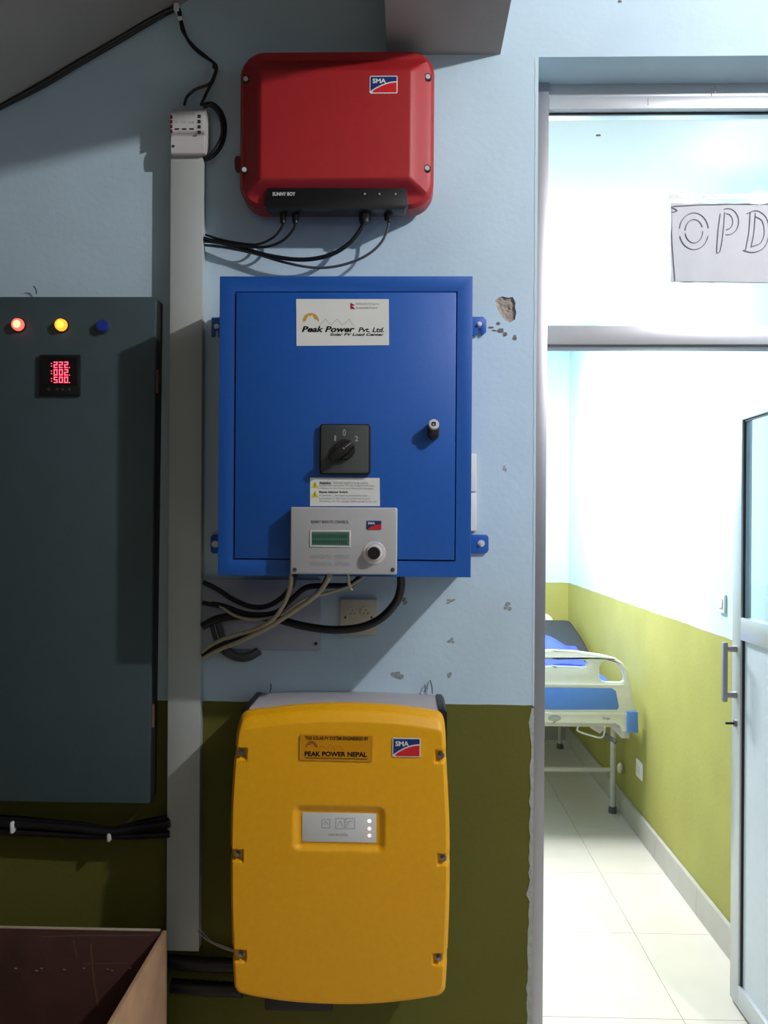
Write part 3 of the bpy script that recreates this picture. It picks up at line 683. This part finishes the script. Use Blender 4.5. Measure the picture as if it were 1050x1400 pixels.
for i in range(4):
    a = RC(270.5, 157+i*7.2, 274.5, 161.3+i*7.2, MY); MB().box(a[0], a[1], MY-.0012, MY+.001, a[2], a[3]).build('terminal', M['darkterm'], md)
    a = RC(232.8, 158+i*6.4, 235.8, 162.5+i*6.4, MY); MB().box(a[0], a[1], MY-.0012, MY+.001, a[2], a[3]).build('terminal', M['darkred'], md, label='dark red terminal')
for i, (s, a) in enumerate((('1 2 3', (238, 154, 245, 157)), ('N L1 L2', (248, 154, 256, 157)), ('L3 PE', (258, 154, 266, 157)), ('A1', (239, 166, 243, 168.5)), ('15 16', (248, 166, 254, 168.5)), ('18 28', (258, 166, 265, 168.5)))):
    text('printed_marks', s, RC(*a, MY), MY, M['greyink'], md)
for px in (239, 249, 259):
    a = RC(px, 175.5, px+6, 177.5, MY); MB().box(a[0], a[1], MY-.0008, MY, a[2], a[3]).build('printed_bar', M['darkterm'], md)
a = P(237, 200, MY+.005); MB().cyl((a.x, MY+.0035, a.z), (a.x, MY+.006, a.z), .0032, n=10).build('housing_screw', M['darkterm'], md)

# cables upper left
up1 = [(-60, 180), (0, 146), (60, 113), (110, 83), (160, 54), (202, 29), (238, 12)]
for i, (dy, rr_, yy, lab) in enumerate(((0, .0055, -.014, 'black cable clipped along the sloping soffit edge, the one nearest the soffit'), (4.5, .0048, -.010, 'black cable sagging just below the soffit cable'))):
    wire('cable', [(a, b+dy*(1 if 0 < a < 210 else .4)) for a, b in up1]+[(246, 18+dy*.3)], rr_, M['cable'], lab, y0=yy, group=None)
wire('cable', [(243, 10), (247, 30), (251, 45), (266, 64), (284, 79), (295, 90), (293, 103), (286, 115), (268, 122), (256, 132), (252, 143, -.05)], .0036, M['cable'], 'thin black cable from the soffit corner that bends to the left rear of the module', y0=-.008, y1=-.03)
wire('cable', [(245, 12), (249, 32), (257, 55), (272, 72), (290, 84), (296, 92), (292, 108), (286, 120), (280, 132), (275, 143, -.05)], .0036, M['cable'], 'thin black cable from the soffit corner that drops straight to the right of the module', y0=-.012, y1=-.03)
p = P(294, 91, -.018); MB().sph(p, .007, (1, 1, 1)).build('cable_tie', M['cable'], label='black knot where the two thin cables meet above the module', cat='cable tie')
a = P(242, 12, -.015); MB().box(a.x-.006, a.x+.006, -.026, 0, a.z-.009, a.z+.009, bev=.002).build('cable_clip', M['tie'], label='small white clip at the soffit corner holding the cables', cat='clip')
a = P(247, 27, -.012); MB().box(a.x-.006, a.x+.006, -.022, 0, a.z-.004, a.z+.004, bev=.002).build('cable_clip', M['tie'], label='small white clip just below the soffit corner clip', cat='clip')
wire('cable', [(278, 146, -.05), (288, 144, -.045), (299, 155, -.04), (304, 172, -.04), (302, 190, -.04), (292, 207, -.04), (279, 216, -.035)], .0050, M['cable'], 'inner black loop of cable beside the module')
wire('cable', [(278, 143, -.04), (291, 142, -.035), (303, 154, -.03), (308, 174, -.03), (304, 196, -.03), (293, 212, -.03), (279, 219, -.03)], .0046, M['cable'], 'outer black loop of cable beside the module')

# ------------------------------------------------------------------ grey control cabinet, left
KY = -.07
x1 = P(207.5, 750, KY).x; z1 = P(110, 405, KY).z; z0 = P(110, 1098, KY).z; x0 = x1-.62; lnk = .0065
cb = thing('control_cabinet', 'grey green metal control cabinet with indicator lamps', 'cabinet', ((x0+x1)/2, 0, z0))
kx_ = lambda z: (z-(z0+z1)/2)*lnk
def lean_box(b, bev=.001):
    mb = MB(); mb.box(*b, bev=bev)
    for v in mb.bm.verts: v.co.x += kx_(v.co.z)
    return mb
lean_box((x0+.004, x1-.002, KY+.012, 0, z0, z1)).build('body', M['paneldk'], cb)
cdoor = lean_box((x0, x1+.002, KY, KY+.012, z0+.001, z1-.001), .0025).build('door', M['panel'], cb)
for py in (522, 978):
    p = P(212, py, KY+.015); MB().cyl((x1+.003+kx_(p.z), KY+.012, p.z-.028), (x1+.003+kx_(p.z), KY+.012, p.z+.028), .0055, n=12, bev=.001).build('hinge', M['rust'], cb)
for px, py, a, b, lab in ((25, 444, 'redlamp', 'redcore', 'glowing red indicator lamp'), (84, 444.5, 'amberlamp', 'ambercore', 'glowing amber indicator lamp'), (140.5, 446, 'bluelamp', None, 'unlit blue indicator lamp')):
    p = P(px, py, KY-.006); L = MB().cyl((p.x, KY, p.z), (p.x, KY-.004, p.z), .0175, .0165, n=28, bev=.0008).build('indicator_lamp', M['gcable'] if b is None else M['paneldk'], cb, label=lab)
    MB().cyl((p.x, KY-.004, p.z), (p.x, KY-.014, p.z), .0148, .0138, n=28, bev=.0015).build('lens', M[a], L)
    if b: MB().sph((p.x, KY-.0145, p.z), .009, (1, .35, 1)).build('lens_core', M[b], L)
# meter
x0m, x1m, z0m, z1m = RC(53.5, 485, 109, 540.5, KY-.008)
mt_ = MB().poly([(x0m, z0m), (x1m, z0m), (x1m, z1m), (x0m, z1m)], KY-.009, KY, bev=.002).build('panel_meter', M['black'], cb, label='square black meter with red digits')
mgl = mat('meter_window', (10, 6, 7), .15, spec=.6)
a = RC(57, 489, 105, 528, KY-.009); MB().box(a[0], a[1], KY-.0100, KY-.009, a[2], a[3]).build('meter_window', mgl, mt_)
SEG = {'0': 'abcdef', '2': 'abged', '5': 'afgcd', '1': 'bc', '3': 'abgcd'}
def seg7(ch, x, z, wd, ht, Y, mb):
    t = wd*.24
    S_ = dict(a=(x, x+wd, z+ht-t, z+ht), g=(x, x+wd, z+ht/2-t/2, z+ht/2+t/2), d=(x, x+wd, z, z+t), f=(x, x+t, z+ht/2, z+ht), b=(x+wd-t, x+wd, z+ht/2, z+ht), e=(x, x+t, z, z+ht/2), c=(x+wd-t, x+wd, z, z+ht/2))
    for s in SEG[ch]: q = S_[s]; mb.box(q[0], q[1], Y-.0006, Y, q[2], q[3])
DYm = KY-.0100
for r_, row in enumerate(('222', '002', '500')):
    for i, ch in enumerate(row):
        a = RC(73.5+i*7.2, 494.5+r_*10.3, 78.6+i*7.2, 502.9+r_*10.3, DYm); mb = MB(); seg7(ch, a[0], a[2], a[1]-a[0], a[3]-a[2], DYm, mb); mb.build('digit', M['digit'], mt_)
    mb = MB()
    for px, py in ((70.5, 497), (70.5, 500.5), (94.9, 502.5)):
        p = P(px, py+r_*10.3, DYm); mb.box(p.x-.001, p.x+.001, DYm-.0006, DYm, p.z-.001, p.z+.001)
    mb.build('digit_dots', M['digit'], mt_)
for px in (67, 78, 86, 95):
    p = P(px, 532.5, KY-.009); MB().cyl((p.x, KY-.011, p.z), (p.x, KY-.009, p.z), .0032, .003, n=12).build('meter_button', M['rust'], mt_)
wire('wire', [(50, 402, -.01), (49, 396, -.012), (46, 391, -.02)], .0014, M['cable'], 'stray wire end poking out above the grey cabinet', cat='wire')

# black bundle below the cabinet, ties
bun = []
for i, (oy, r_, yy) in enumerate(((-6, .009, -.03), (-1, .0105, -.045), (5, .0095, -.03), (9, .008, -.042))):
    mid = (1-oy*.02)
    pts = [(-80, 1124+oy*1.2), (0, 1126+oy*1.2), (60, 1130+oy), (110, 1134+oy*.9), (152, 1138+oy*.55), (190, 1133+oy*1.1), (232, 1127+oy*1.5)]
    wire('cable', pts, r_, M['cable'], ['uppermost black cable', 'front black cable', 'black cable behind the front one', 'lowest black cable'][i]+' of the bundle under the grey cabinet', 'black cable bundle under the cabinet', y0=yy)
for k_, px, py, lab in ((0, 21, 1128, 'left'), (1, 152, 1141, 'right')):
    p = P(px, py, -.04)
    MB().box(p.x-.004, p.x+.004, -.062, -.012, p.z-(.014 if k_ == 0 else .011), p.z+(.014 if k_ == 0 else .008), bev=.003).build('cable_tie', M['tie'] if k_ == 0 else M['device'], label=f'white cable tie round the black bundle, the {lab} of the two', cat='cable tie')

# black conduits under the trunking, grey wire
for y, (xa, xb), lab in ((1317, (226, 330), 'upper black corrugated conduit below the trunking end'), (1350, (234, 332), 'lower black corrugated conduit below the trunking end')):
    wire('conduit', [(xa, y-2), (xa+30, y), (xa+60, y+2), (xb, y+3)], .017, M['cable'], lab, cat='conduit', y0=-.035, ridge=.10, sub=10)
wire('wire', [(270, 1273), (282, 1284), (300, 1294), (322, 1302)], .0016, M['trunk'], 'thin pale wire from the trunking foot to the yellow inverter', cat='wire', y0=-.045, y1=-.10)
wire('wire', [(273, 1270), (288, 1286), (304, 1293), (322, 1300)], .0014, M['trunk'], 'second thin pale wire lying just above the first at the yellow inverter', cat='wire', y0=-.05, y1=-.10)

# ------------------------------------------------------------------ yellow inverter
YF = -.24; YB = -.165
yi = thing('wall_inverter', 'large yellow wall-mounted inverter with bowed cover and six screws', 'inverter', (P(464, 1200, -.1).x, 0, P(464, 1370, YB).z))
S_ = -.222
ctrl = [(322, 1012), (318, 1060), (315.5, 1110), (315, 1160), (315.5, 1230), (317, 1290), (319.5, 1345), (322, 1354), (329, 1360), (360, 1366.5), (400, 1372), (450, 1375), (500, 1375), (550, 1371), (590, 1365), (602, 1362), (608, 1355), (609.5, 1345),
        (612, 1300), (614.5, 1230), (615, 1160), (614, 1110), (611, 1050), (609, 1000), (607, 986), (602, 979), (592, 976), (550, 970), (500, 966.5), (450, 966), (400, 968.5), (360, 973), (341, 975), (331, 978), (326, 985)]
# densify with Catmull-Rom
def crom(c, sub=8):
    o = []; n = len(c)
    for i in range(n):
        a, b, d, e = c[i-1], c[i], c[(i+1) % n], c[(i+2) % n]
        for k in range(sub):
            t = k/sub; o.append(tuple(.5*(2*b[j]+(d[j]-a[j])*t+(2*a[j]-5*b[j]+4*d[j]-e[j])*t*t+(3*b[j]-a[j]-3*d[j]+e[j])*t**3) for j in (0, 1)))
    return o
yo = pp(crom(ctrl), S_)
ycen = (P(464, 1131, S_).x, P(464, 1131, S_).z)
yx0, yx1 = min(p[0] for p in yo), max(p[0] for p in yo); yz0, yz1 = min(p[1] for p in yo), max(p[1] for p in yo)
rcs = RC(412.5, 1111, 515, 1152, YF+.008)
notches = [P(a, b, YF) for a, b in ((329, 1031), (324, 1170), (328, 1308), (603, 1035), (606, 1176), (600, 1313))]
topc = sorted([p for p in yo if p[1] > yz1-.03]); 
def topz(x):
    if x <= topc[0][0]: return topc[0][1]
    for a, b in zip(topc, topc[1:]):
        if a[0] <= x <= b[0]: return a[1]+(b[1]-a[1])*(x-a[0])/max(1e-9, b[0]-a[0])
    return topc[-1][1]
def ydep(x, z, s):
    tp = min(1, max(0, (topz(x)-.0-z)/.030))
    y = YF+.020*(1-tp)                      # top chamfer
    e = 1-s
    y += .022*(1-sst(0, .045, e))**2
    bow = ((z-(yz0+yz1)/2)/.33)**2; y += .004*bow
    # display recess
    dx = max(rcs[0]-.002-x, x-rcs[1]-.002, 0); dz = max(rcs[2]-.002-z, z-rcs[3]-.002, 0)
    d = math.hypot(dx, dz*1.15); y = y+(YF+.009-y)*(1-sst(.001, .0195, d))
    for q in notches:
        side = -1 if q.x < ycen[0] else 1
        dx = max((q.x-x)*side-.010, 0); dz = abs(z-q.z)
        d = max(dx-.0, dz-.009)
        y += .013*(1-sst(0, .005, d))
    return y
rings = [1, .998, .994, .988, .98]+[.98-i*.0085 for i in range(1, 115)]
ycov = shell(dens(yo, .0032), ycen, ydep, rings, 'cover', M['yellow'], yi, -.178)
# grey housing behind
gx0, gx1 = P(357, 947, -.02).x, P(597, 947, -.02).x; gz1 = P(470, 946, -.01).z
gzb = yz0+.03
def arcbox(xa, xb, za, zb, bow, y0_, y1_):
    top = [(xa+(xb-xa)*i/16, zb-bow*((i/8-1)**2)) for i in range(17)]
    return MB().poly([(xa, za)]+top+[(xb, za)], y0_, y1_, bev=.003)
arcbox(gx0, gx1, gzb, gz1, .006, -.18, 0).build('housing', M['yback'], yi)
for s, xe in ((-1, gx0), (1, gx1)):
    mb = MB(); xa, xb = (xe-.018, xe+.001) if s < 0 else (xe-.001, xe+.018)
    zt = gz1-.006
    o_, n_ = (xa, xb) if s < 0 else (xb, xa)
    pts = [(o_, gzb+.02), (n_, gzb+.02), (n_, zt+.004), (o_-(o_-n_)*.35, zt+.004), (o_, zt-.004)]
    mb.poly(pts, -.178, -.012, bev=.002); mb.build('side_grip', M['black'], yi)
MB().box(P(362, 1380, -.19).x, P(455, 1380, -.19).x, -.20, -.06, P(400, 1384, -.20).z, gzb, bev=.006).build('connector_block', M['black'], yi)
# silver display label
ly = YF+.0085
MB().box(rcs[0]+.001, rcs[1]-.001, ly-.0012, ly+.001, rcs[2]+.001, rcs[3]-.001, bev=.0005).build('display_panel', M['silver'], yi)
lt = ly-.0014
def ring_px(x0_, y0_, x1_, y1_, wd=.6): zig([(x0_, y0_), (x1_, y0_), (x1_, y1_), (x0_, y1_), (x0_, y0_)], .0008, M['greyink'], lt, 'printed_symbol', yi)
ring_px(440, 1120, 451, 1132); ring_px(459, 1119, 471, 1133); ring_px(473, 1119, 485, 1133)
zig([(442, 1128), (445, 1123), (449, 1128)], .0008, M['greyink'], lt, 'printed_symbol', yi)
zig([(461, 1130), (465, 1122), (469, 1130)], .0008, M['greyink'], lt, 'printed_symbol', yi)
zig([(476, 1130), (476, 1123), (482, 1123)], .0008, M['greyink'], lt, 'printed_symbol', yi)
text('lettering', 'SUNNY MINI CENTRAL', RC(449, 1139.5, 476, 1143, lt), lt, M['greyink'], yi)
for py, mt in ((1122.5, 'ledw'), (1133, 'ledr'), (1142.5, 'ledr')):
    p = P(505, py, lt); MB().sph((p.x, lt, p.z), .0036, (1, .5, 1), 12).build('status_light', M[mt], yi)
# stickers
stx = [(411, 1004.5), (509.5, 1006.5), (508.5, 1041), (410, 1038.5)]; SYY = YF+.0005
q = pp(stx, SYY); MB().poly(q, SYY-.0010, SYY+.002).build('sticker', mat('clear_amber_sticker', (206, 140, 4), .2, spec=.6), yi, label='clear sticker with dark lettering')
SYY -= .0012
zig(stx+[stx[0]], .0010, M['gold'], SYY, 'sticker_border', yi)
text('lettering', 'THIS SOLAR PV SYSTEM ENGINEERED BY', RC(417, 1007, 504, 1012, SYY), SYY, M['ink'], yi, bold=.02)
text('lettering', 'PEAK POWER NEPAL', RC(416.5, 1027.5, 502, 1034.5, SYY), SYY, M['ink'], yi, bold=.035)
zig([(417, 1036.2), (502, 1038)], .0012, M['ink'], SYY, 'printed_line', yi)
decal('sun_mark', pp([(418, 1023)]+oval(426, 1022, 8.5, 9, 180, 360, 10)+[(431, 1021), (427, 1016), (424, 1019), (421, 1018)], SYY), SYY, mat('orange_print', (140, 84, 10), .6), yi, t=.0003)
zig([(434, 1025), (441, 1019), (446, 1025), (452, 1018), (458, 1025), (464, 1019), (471, 1026)], .0009, mat('orange_line', (170, 100, 20), .6), SYY, par=yi)
logo(*RC(536.5, 1009, 575, 1035, YF), YF+.0008, yi, M['label'], M['lblue'], M['lred'])
for q in notches:
    w_ = MB(); w_.cyl((q.x, YF+.013, q.z), (q.x, YF+.003, q.z), .0048, .0046, n=14, bev=.0006); w_.cyl((q.x, YF+.014, q.z), (q.x, YF+.012, q.z), .0078, n=18); w_.build('cover_screw', M['screw'], yi)
for a, b, c_, d_ in ((369, 946, 370, 935), (591, 948, 588, 930), (580, 946, 581, 936)):
    wire('wire', [(a, b, -.03), ((a+c_)/2+1, (b+d_)/2, -.015), (c_, d_, -.004)], .0014, M['gcable'], {369: 'tiny grey wire sticking up behind the left top of the yellow inverter', 591: 'longer thin wire sticking up behind the right top of the yellow inverter', 580: 'shorter thin wire left of the long one behind the yellow inverter'}[a], cat='wire')

# ------------------------------------------------------------------ plywood crate, lower left
CYr = -.12; cw = .009
c0 = P(229, 1274, CYr); zc = P(110, 1269, CYr).z; xr = c0.x; xl = xr-.62; yf_ = -.78
cr = thing('open_crate', 'open topped plywood crate standing on the floor in the lower left corner', 'crate', ((xl+xr)/2, (CYr+yf_)/2, 0))
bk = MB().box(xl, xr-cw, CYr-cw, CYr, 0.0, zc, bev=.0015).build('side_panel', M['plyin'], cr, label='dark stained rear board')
rp_ = MB().box(xr-cw, xr, yf_, CYr, 0.0, zc, bev=.0015).build('side_panel', M['plyout'], cr, label='raw tan right board')
MB().box(xl-cw, xl, yf_, CYr, 0.0, zc, bev=.0015).build('side_panel', M['plyout'], cr)
MB().box(xl, xr-cw, yf_, yf_+cw, 0.0, zc-.03, bev=.0015).build('side_panel', M['plyout'], cr)
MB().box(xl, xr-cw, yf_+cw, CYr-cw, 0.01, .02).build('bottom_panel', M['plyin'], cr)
MB().box(xl, xr-.016, CYr-cw-.0005, CYr+.0005, zc, zc+.0025, bev=.0008).build('edge_strip', M['plyedge'], cr)
MB().box(xr-cw-.0003, xr+.0003, yf_, CYr-.006, zc, zc+.0018, bev=.0008).build('edge_strip', M['plyout'], cr)
ybk = CYr-cw
for px in (22, 50, 57, 88, 115, 147, 153, 178):
    p = P(px, 1325+random.uniform(-2, 2), ybk); MB().box(p.x-.003, p.x+.003, ybk-.0016, ybk, p.z-.001, p.z+.001).build('staple', M['staple'], bk)
zig([(56, 1281), (110, 1279), (205, 1279)], .003, M['rub'], ybk, 'scuff_mark', bk); zig([(112, 1318), (175, 1317)], .002, M['rub'], ybk, 'scuff_mark', bk)
zig([(100, 1285), (105, 1310)], .002, M['rub'], ybk, 'scuff_mark', bk); zig([(124, 1290), (128, 1340), (134, 1375)], .004, M['rub'], ybk, 'scuff_mark', bk)  # long slanted streak: crease sheen put into colour; other lines are rubbing

# ------------------------------------------------------------------ hospital bed
BYf = 2.08; xc = .735
bed = thing('hospital_bed', 'cream and blue hospital bed in the ward beyond the doorway', 'bed', (xc, BYf+.9, 0))
def half(pts, Y):            # right-half pixels -> mirrored closed outline
    r_ = pp(pts, Y); return r_+[(2*xc-x, z) for x, z in reversed(r_)]
top = [(752, 889), (790, 890.5), (822, 895), (842, 900), (852, 907), (859, 918), (862, 932), (866, 955), (869, 974), (870, 1001), (851, 1001), (848, 993), (842, 989), (752, 988)]
slot = [(752, 899.5), (793, 901), (800, 903), (803, 906.5), (801, 911), (795, 912.5), (752, 911)]
hr = [(820, 912), (823, 906), (829, 903.5), (838, 905), (846, 910), (851, 917), (853.5, 926), (852.5, 931), (849, 933), (828, 932.5), (822, 930), (820, 925)]
hR = pp(hr, BYf); hL = [(2*xc-x, z) for x, z in reversed(hR)]
MB().poly(half(top, BYf), BYf, BYf+.035, holes=[half(slot, BYf), hR, hL], bev=.008).build('footboard', M['bedw'], bed)
MB().poly(half([(752, 934.5), (852, 935.5), (853, 938), (752, 937.5)], BYf), BYf-.005, BYf+.01, bev=.002).build('footboard_ridge', M['bedw'], bed)
pn = half([(752, 940), (836, 941), (842, 945), (846, 966), (844, 970), (752, 970)], BYf)
MB().poly(pn, BYf-.004, BYf+.01, bev=.003).build('footboard_panel', M['bedb'], bed, label='blue inset panel')
rail_ = half([(752, 973.5), (868, 975), (868, 978), (752, 977)], BYf)
MB().poly(rail_, BYf-.006, BYf+.01, bev=.002).build('footboard_ridge', M['bedw'], bed)
for s in (1, -1):
    a = pp([(857.5, 973), (872, 973), (873, 1002), (857.5, 1002)], BYf-.01)
    if s < 0: a = [(2*xc-x, z) for x, z in a]
    MB().poly(a, BYf-.012, BYf+.07, bev=.004).build('bumper', M['bedb'], bed)
p = P(758, 982, BYf); MB().sph((p.x, BYf, p.z), .032, (1, .12, .45), 20).build('maker_badge', M['pale'], bed)
text('lettering', 'Hope', RC(824, 980, 834, 985, BYf), BYf, M['darkterm'], bed)
rail_x = 1.10
for x in (rail_x, 2*xc-rail_x): MB().box(x-.02, x+.02, BYf+.035, 3.93, .50, .56, bev=.004).build('side_rail', M['steel'], bed)
MB().box(2*xc-rail_x, rail_x, BYf+.04, 3.93, .555, .575).build('bed_deck', M['steel'], bed)
lx = P(838.5, 1000, 2.5).x
for yy, x in ((2.5, lx), (2.5, 2*xc-lx), (3.80, P(766, 950, 3.8).x), (3.80, 2*xc-P(766, 950, 3.8).x)):
    L = MB().cyl((x, yy, .03), (x, yy, .52), .0155 if yy < 3 else .012, n=16).build('leg', M['steel'], bed)
    MB().cyl((x, yy, 0), (x, yy, .035), .024, .021, n=16, bev=.003).build('rubber_foot', M['rubber'], L)
zb_ = P(790, 1052, 2.5).z
MB().cyl((lx, 2.5, zb_), (2*xc-lx, 2.5, zb_), .013, n=14).build('cross_bar', M['steel'], bed)
MB().sph(P(847.5, 1050, 2.47), .019, (.8, .8, 1.5)).build('leg_knob', M['bedw'], bed)
ck = MB(); ck.tube([P(791, 992, 2.1), P(790, 999, 2.1), P(806, 1005, 2.1), P(823, 1008, 2.1), P(827, 994, 2.12), P(826, 985, 2.2)], .0045, n=8); cko = ck.build('crank', M['steel'], bed)
MB().tube([P(824, 1003, 2.12), P(834, 1009, 2.1), P(842, 1015, 2.08)], .011, n=10).build('crank_grip', M['rubber'], cko)
MB().poly(pp([(804, 989), (828, 989), (828, 996), (820, 1003), (808, 996)], 2.2), 2.2, 2.24, bev=.003).build('crank_bracket', M['steel'], bed)
# mattress (blue flat part, black raised back part)
def slabprof(prof, x0_, x1_, th, name, mt, parent):
    bm = bmesh.new(); n = len(prof); rows = []
    for (y, z) in prof: rows.append([bm.verts.new(c_) for c_ in ((x0_, y, z-th), (x0_, y, z-.02), (x0_+.02, y, z), (x1_-.02, y, z), (x1_, y, z-.02), (x1_, y, z-th))])
    for a, b in zip(rows, rows[1:]):
        for i in range(6): bm.faces.new((a[i], a[(i+1) % 6], b[(i+1) % 6], b[i]))
    bm.faces.new(rows[0]); bm.faces.new(rows[-1][::-1]); bmesh.ops.recalc_face_normals(bm, faces=bm.faces[:])
    mb = MB(); mb.merge(bm); return mb.build(name, mt, parent)
mx0, mx1 = 2*xc-1.105, 1.105
mat_ = thing('mattress', 'blue and black mattress raised at the head end of the hospital bed', 'mattress', (xc, 2.9, .575))
slabprof([(BYf+.05, .715), (BYf+.3, .735), (2.75, .735), (2.95, .73), (3.02, .72)], mx0, mx1, .14, 'foot_section', M['matt'], mat_)
slabprof([(3.0, .745), (3.15, .785), (3.4, .845), (3.7, .898), (3.8, .895)], mx0+.02, mx1+.045, .12, 'back_section', M['matdk'], mat_)
sh = bmesh.new(); nx, ny = 30, 16; G = []
for j in range(ny+1):
    row = []
    for i in range(nx+1):
        u = i/nx; v = j/ny; x = .42+.64*u; y = 2.78+.42*v
        hgt = .12*math.sin(math.pi*min(1, v*1.0))**.8*(1-sst(.7, 1.05, u)*.9)*(sst(0, .15, u))+.006*math.sin(9*u+5*v)+.004*math.sin(19*u-7*v)
        row.append(sh.verts.new((x, y, .752+sst(.3, 1, v)*.045+max(0, hgt))))
    G.append(row)
for j in range(ny):
    for i in range(nx): sh.faces.new((G[j][i], G[j][i+1], G[j+1][i+1], G[j+1][i]))
g0 = sh.faces[:]; r_ = bmesh.ops.extrude_face_region(sh, geom=g0)
for v in r_['geom']:
    if isinstance(v, bmesh.types.BMVert): v.co.z -= .012
bmesh.ops.recalc_face_normals(sh, faces=sh.faces[:])
mb = MB(); mb.merge(sh); mb.build('folded_sheet', M['sheet'], label='bright blue sheet heaped on the mattress', cat='sheet')
MB().poly(rrect(xc-.34, xc+.33, .55, .925, .07), 3.93, 3.965, bev=.008).build('headboard', M['bedw'], bed)
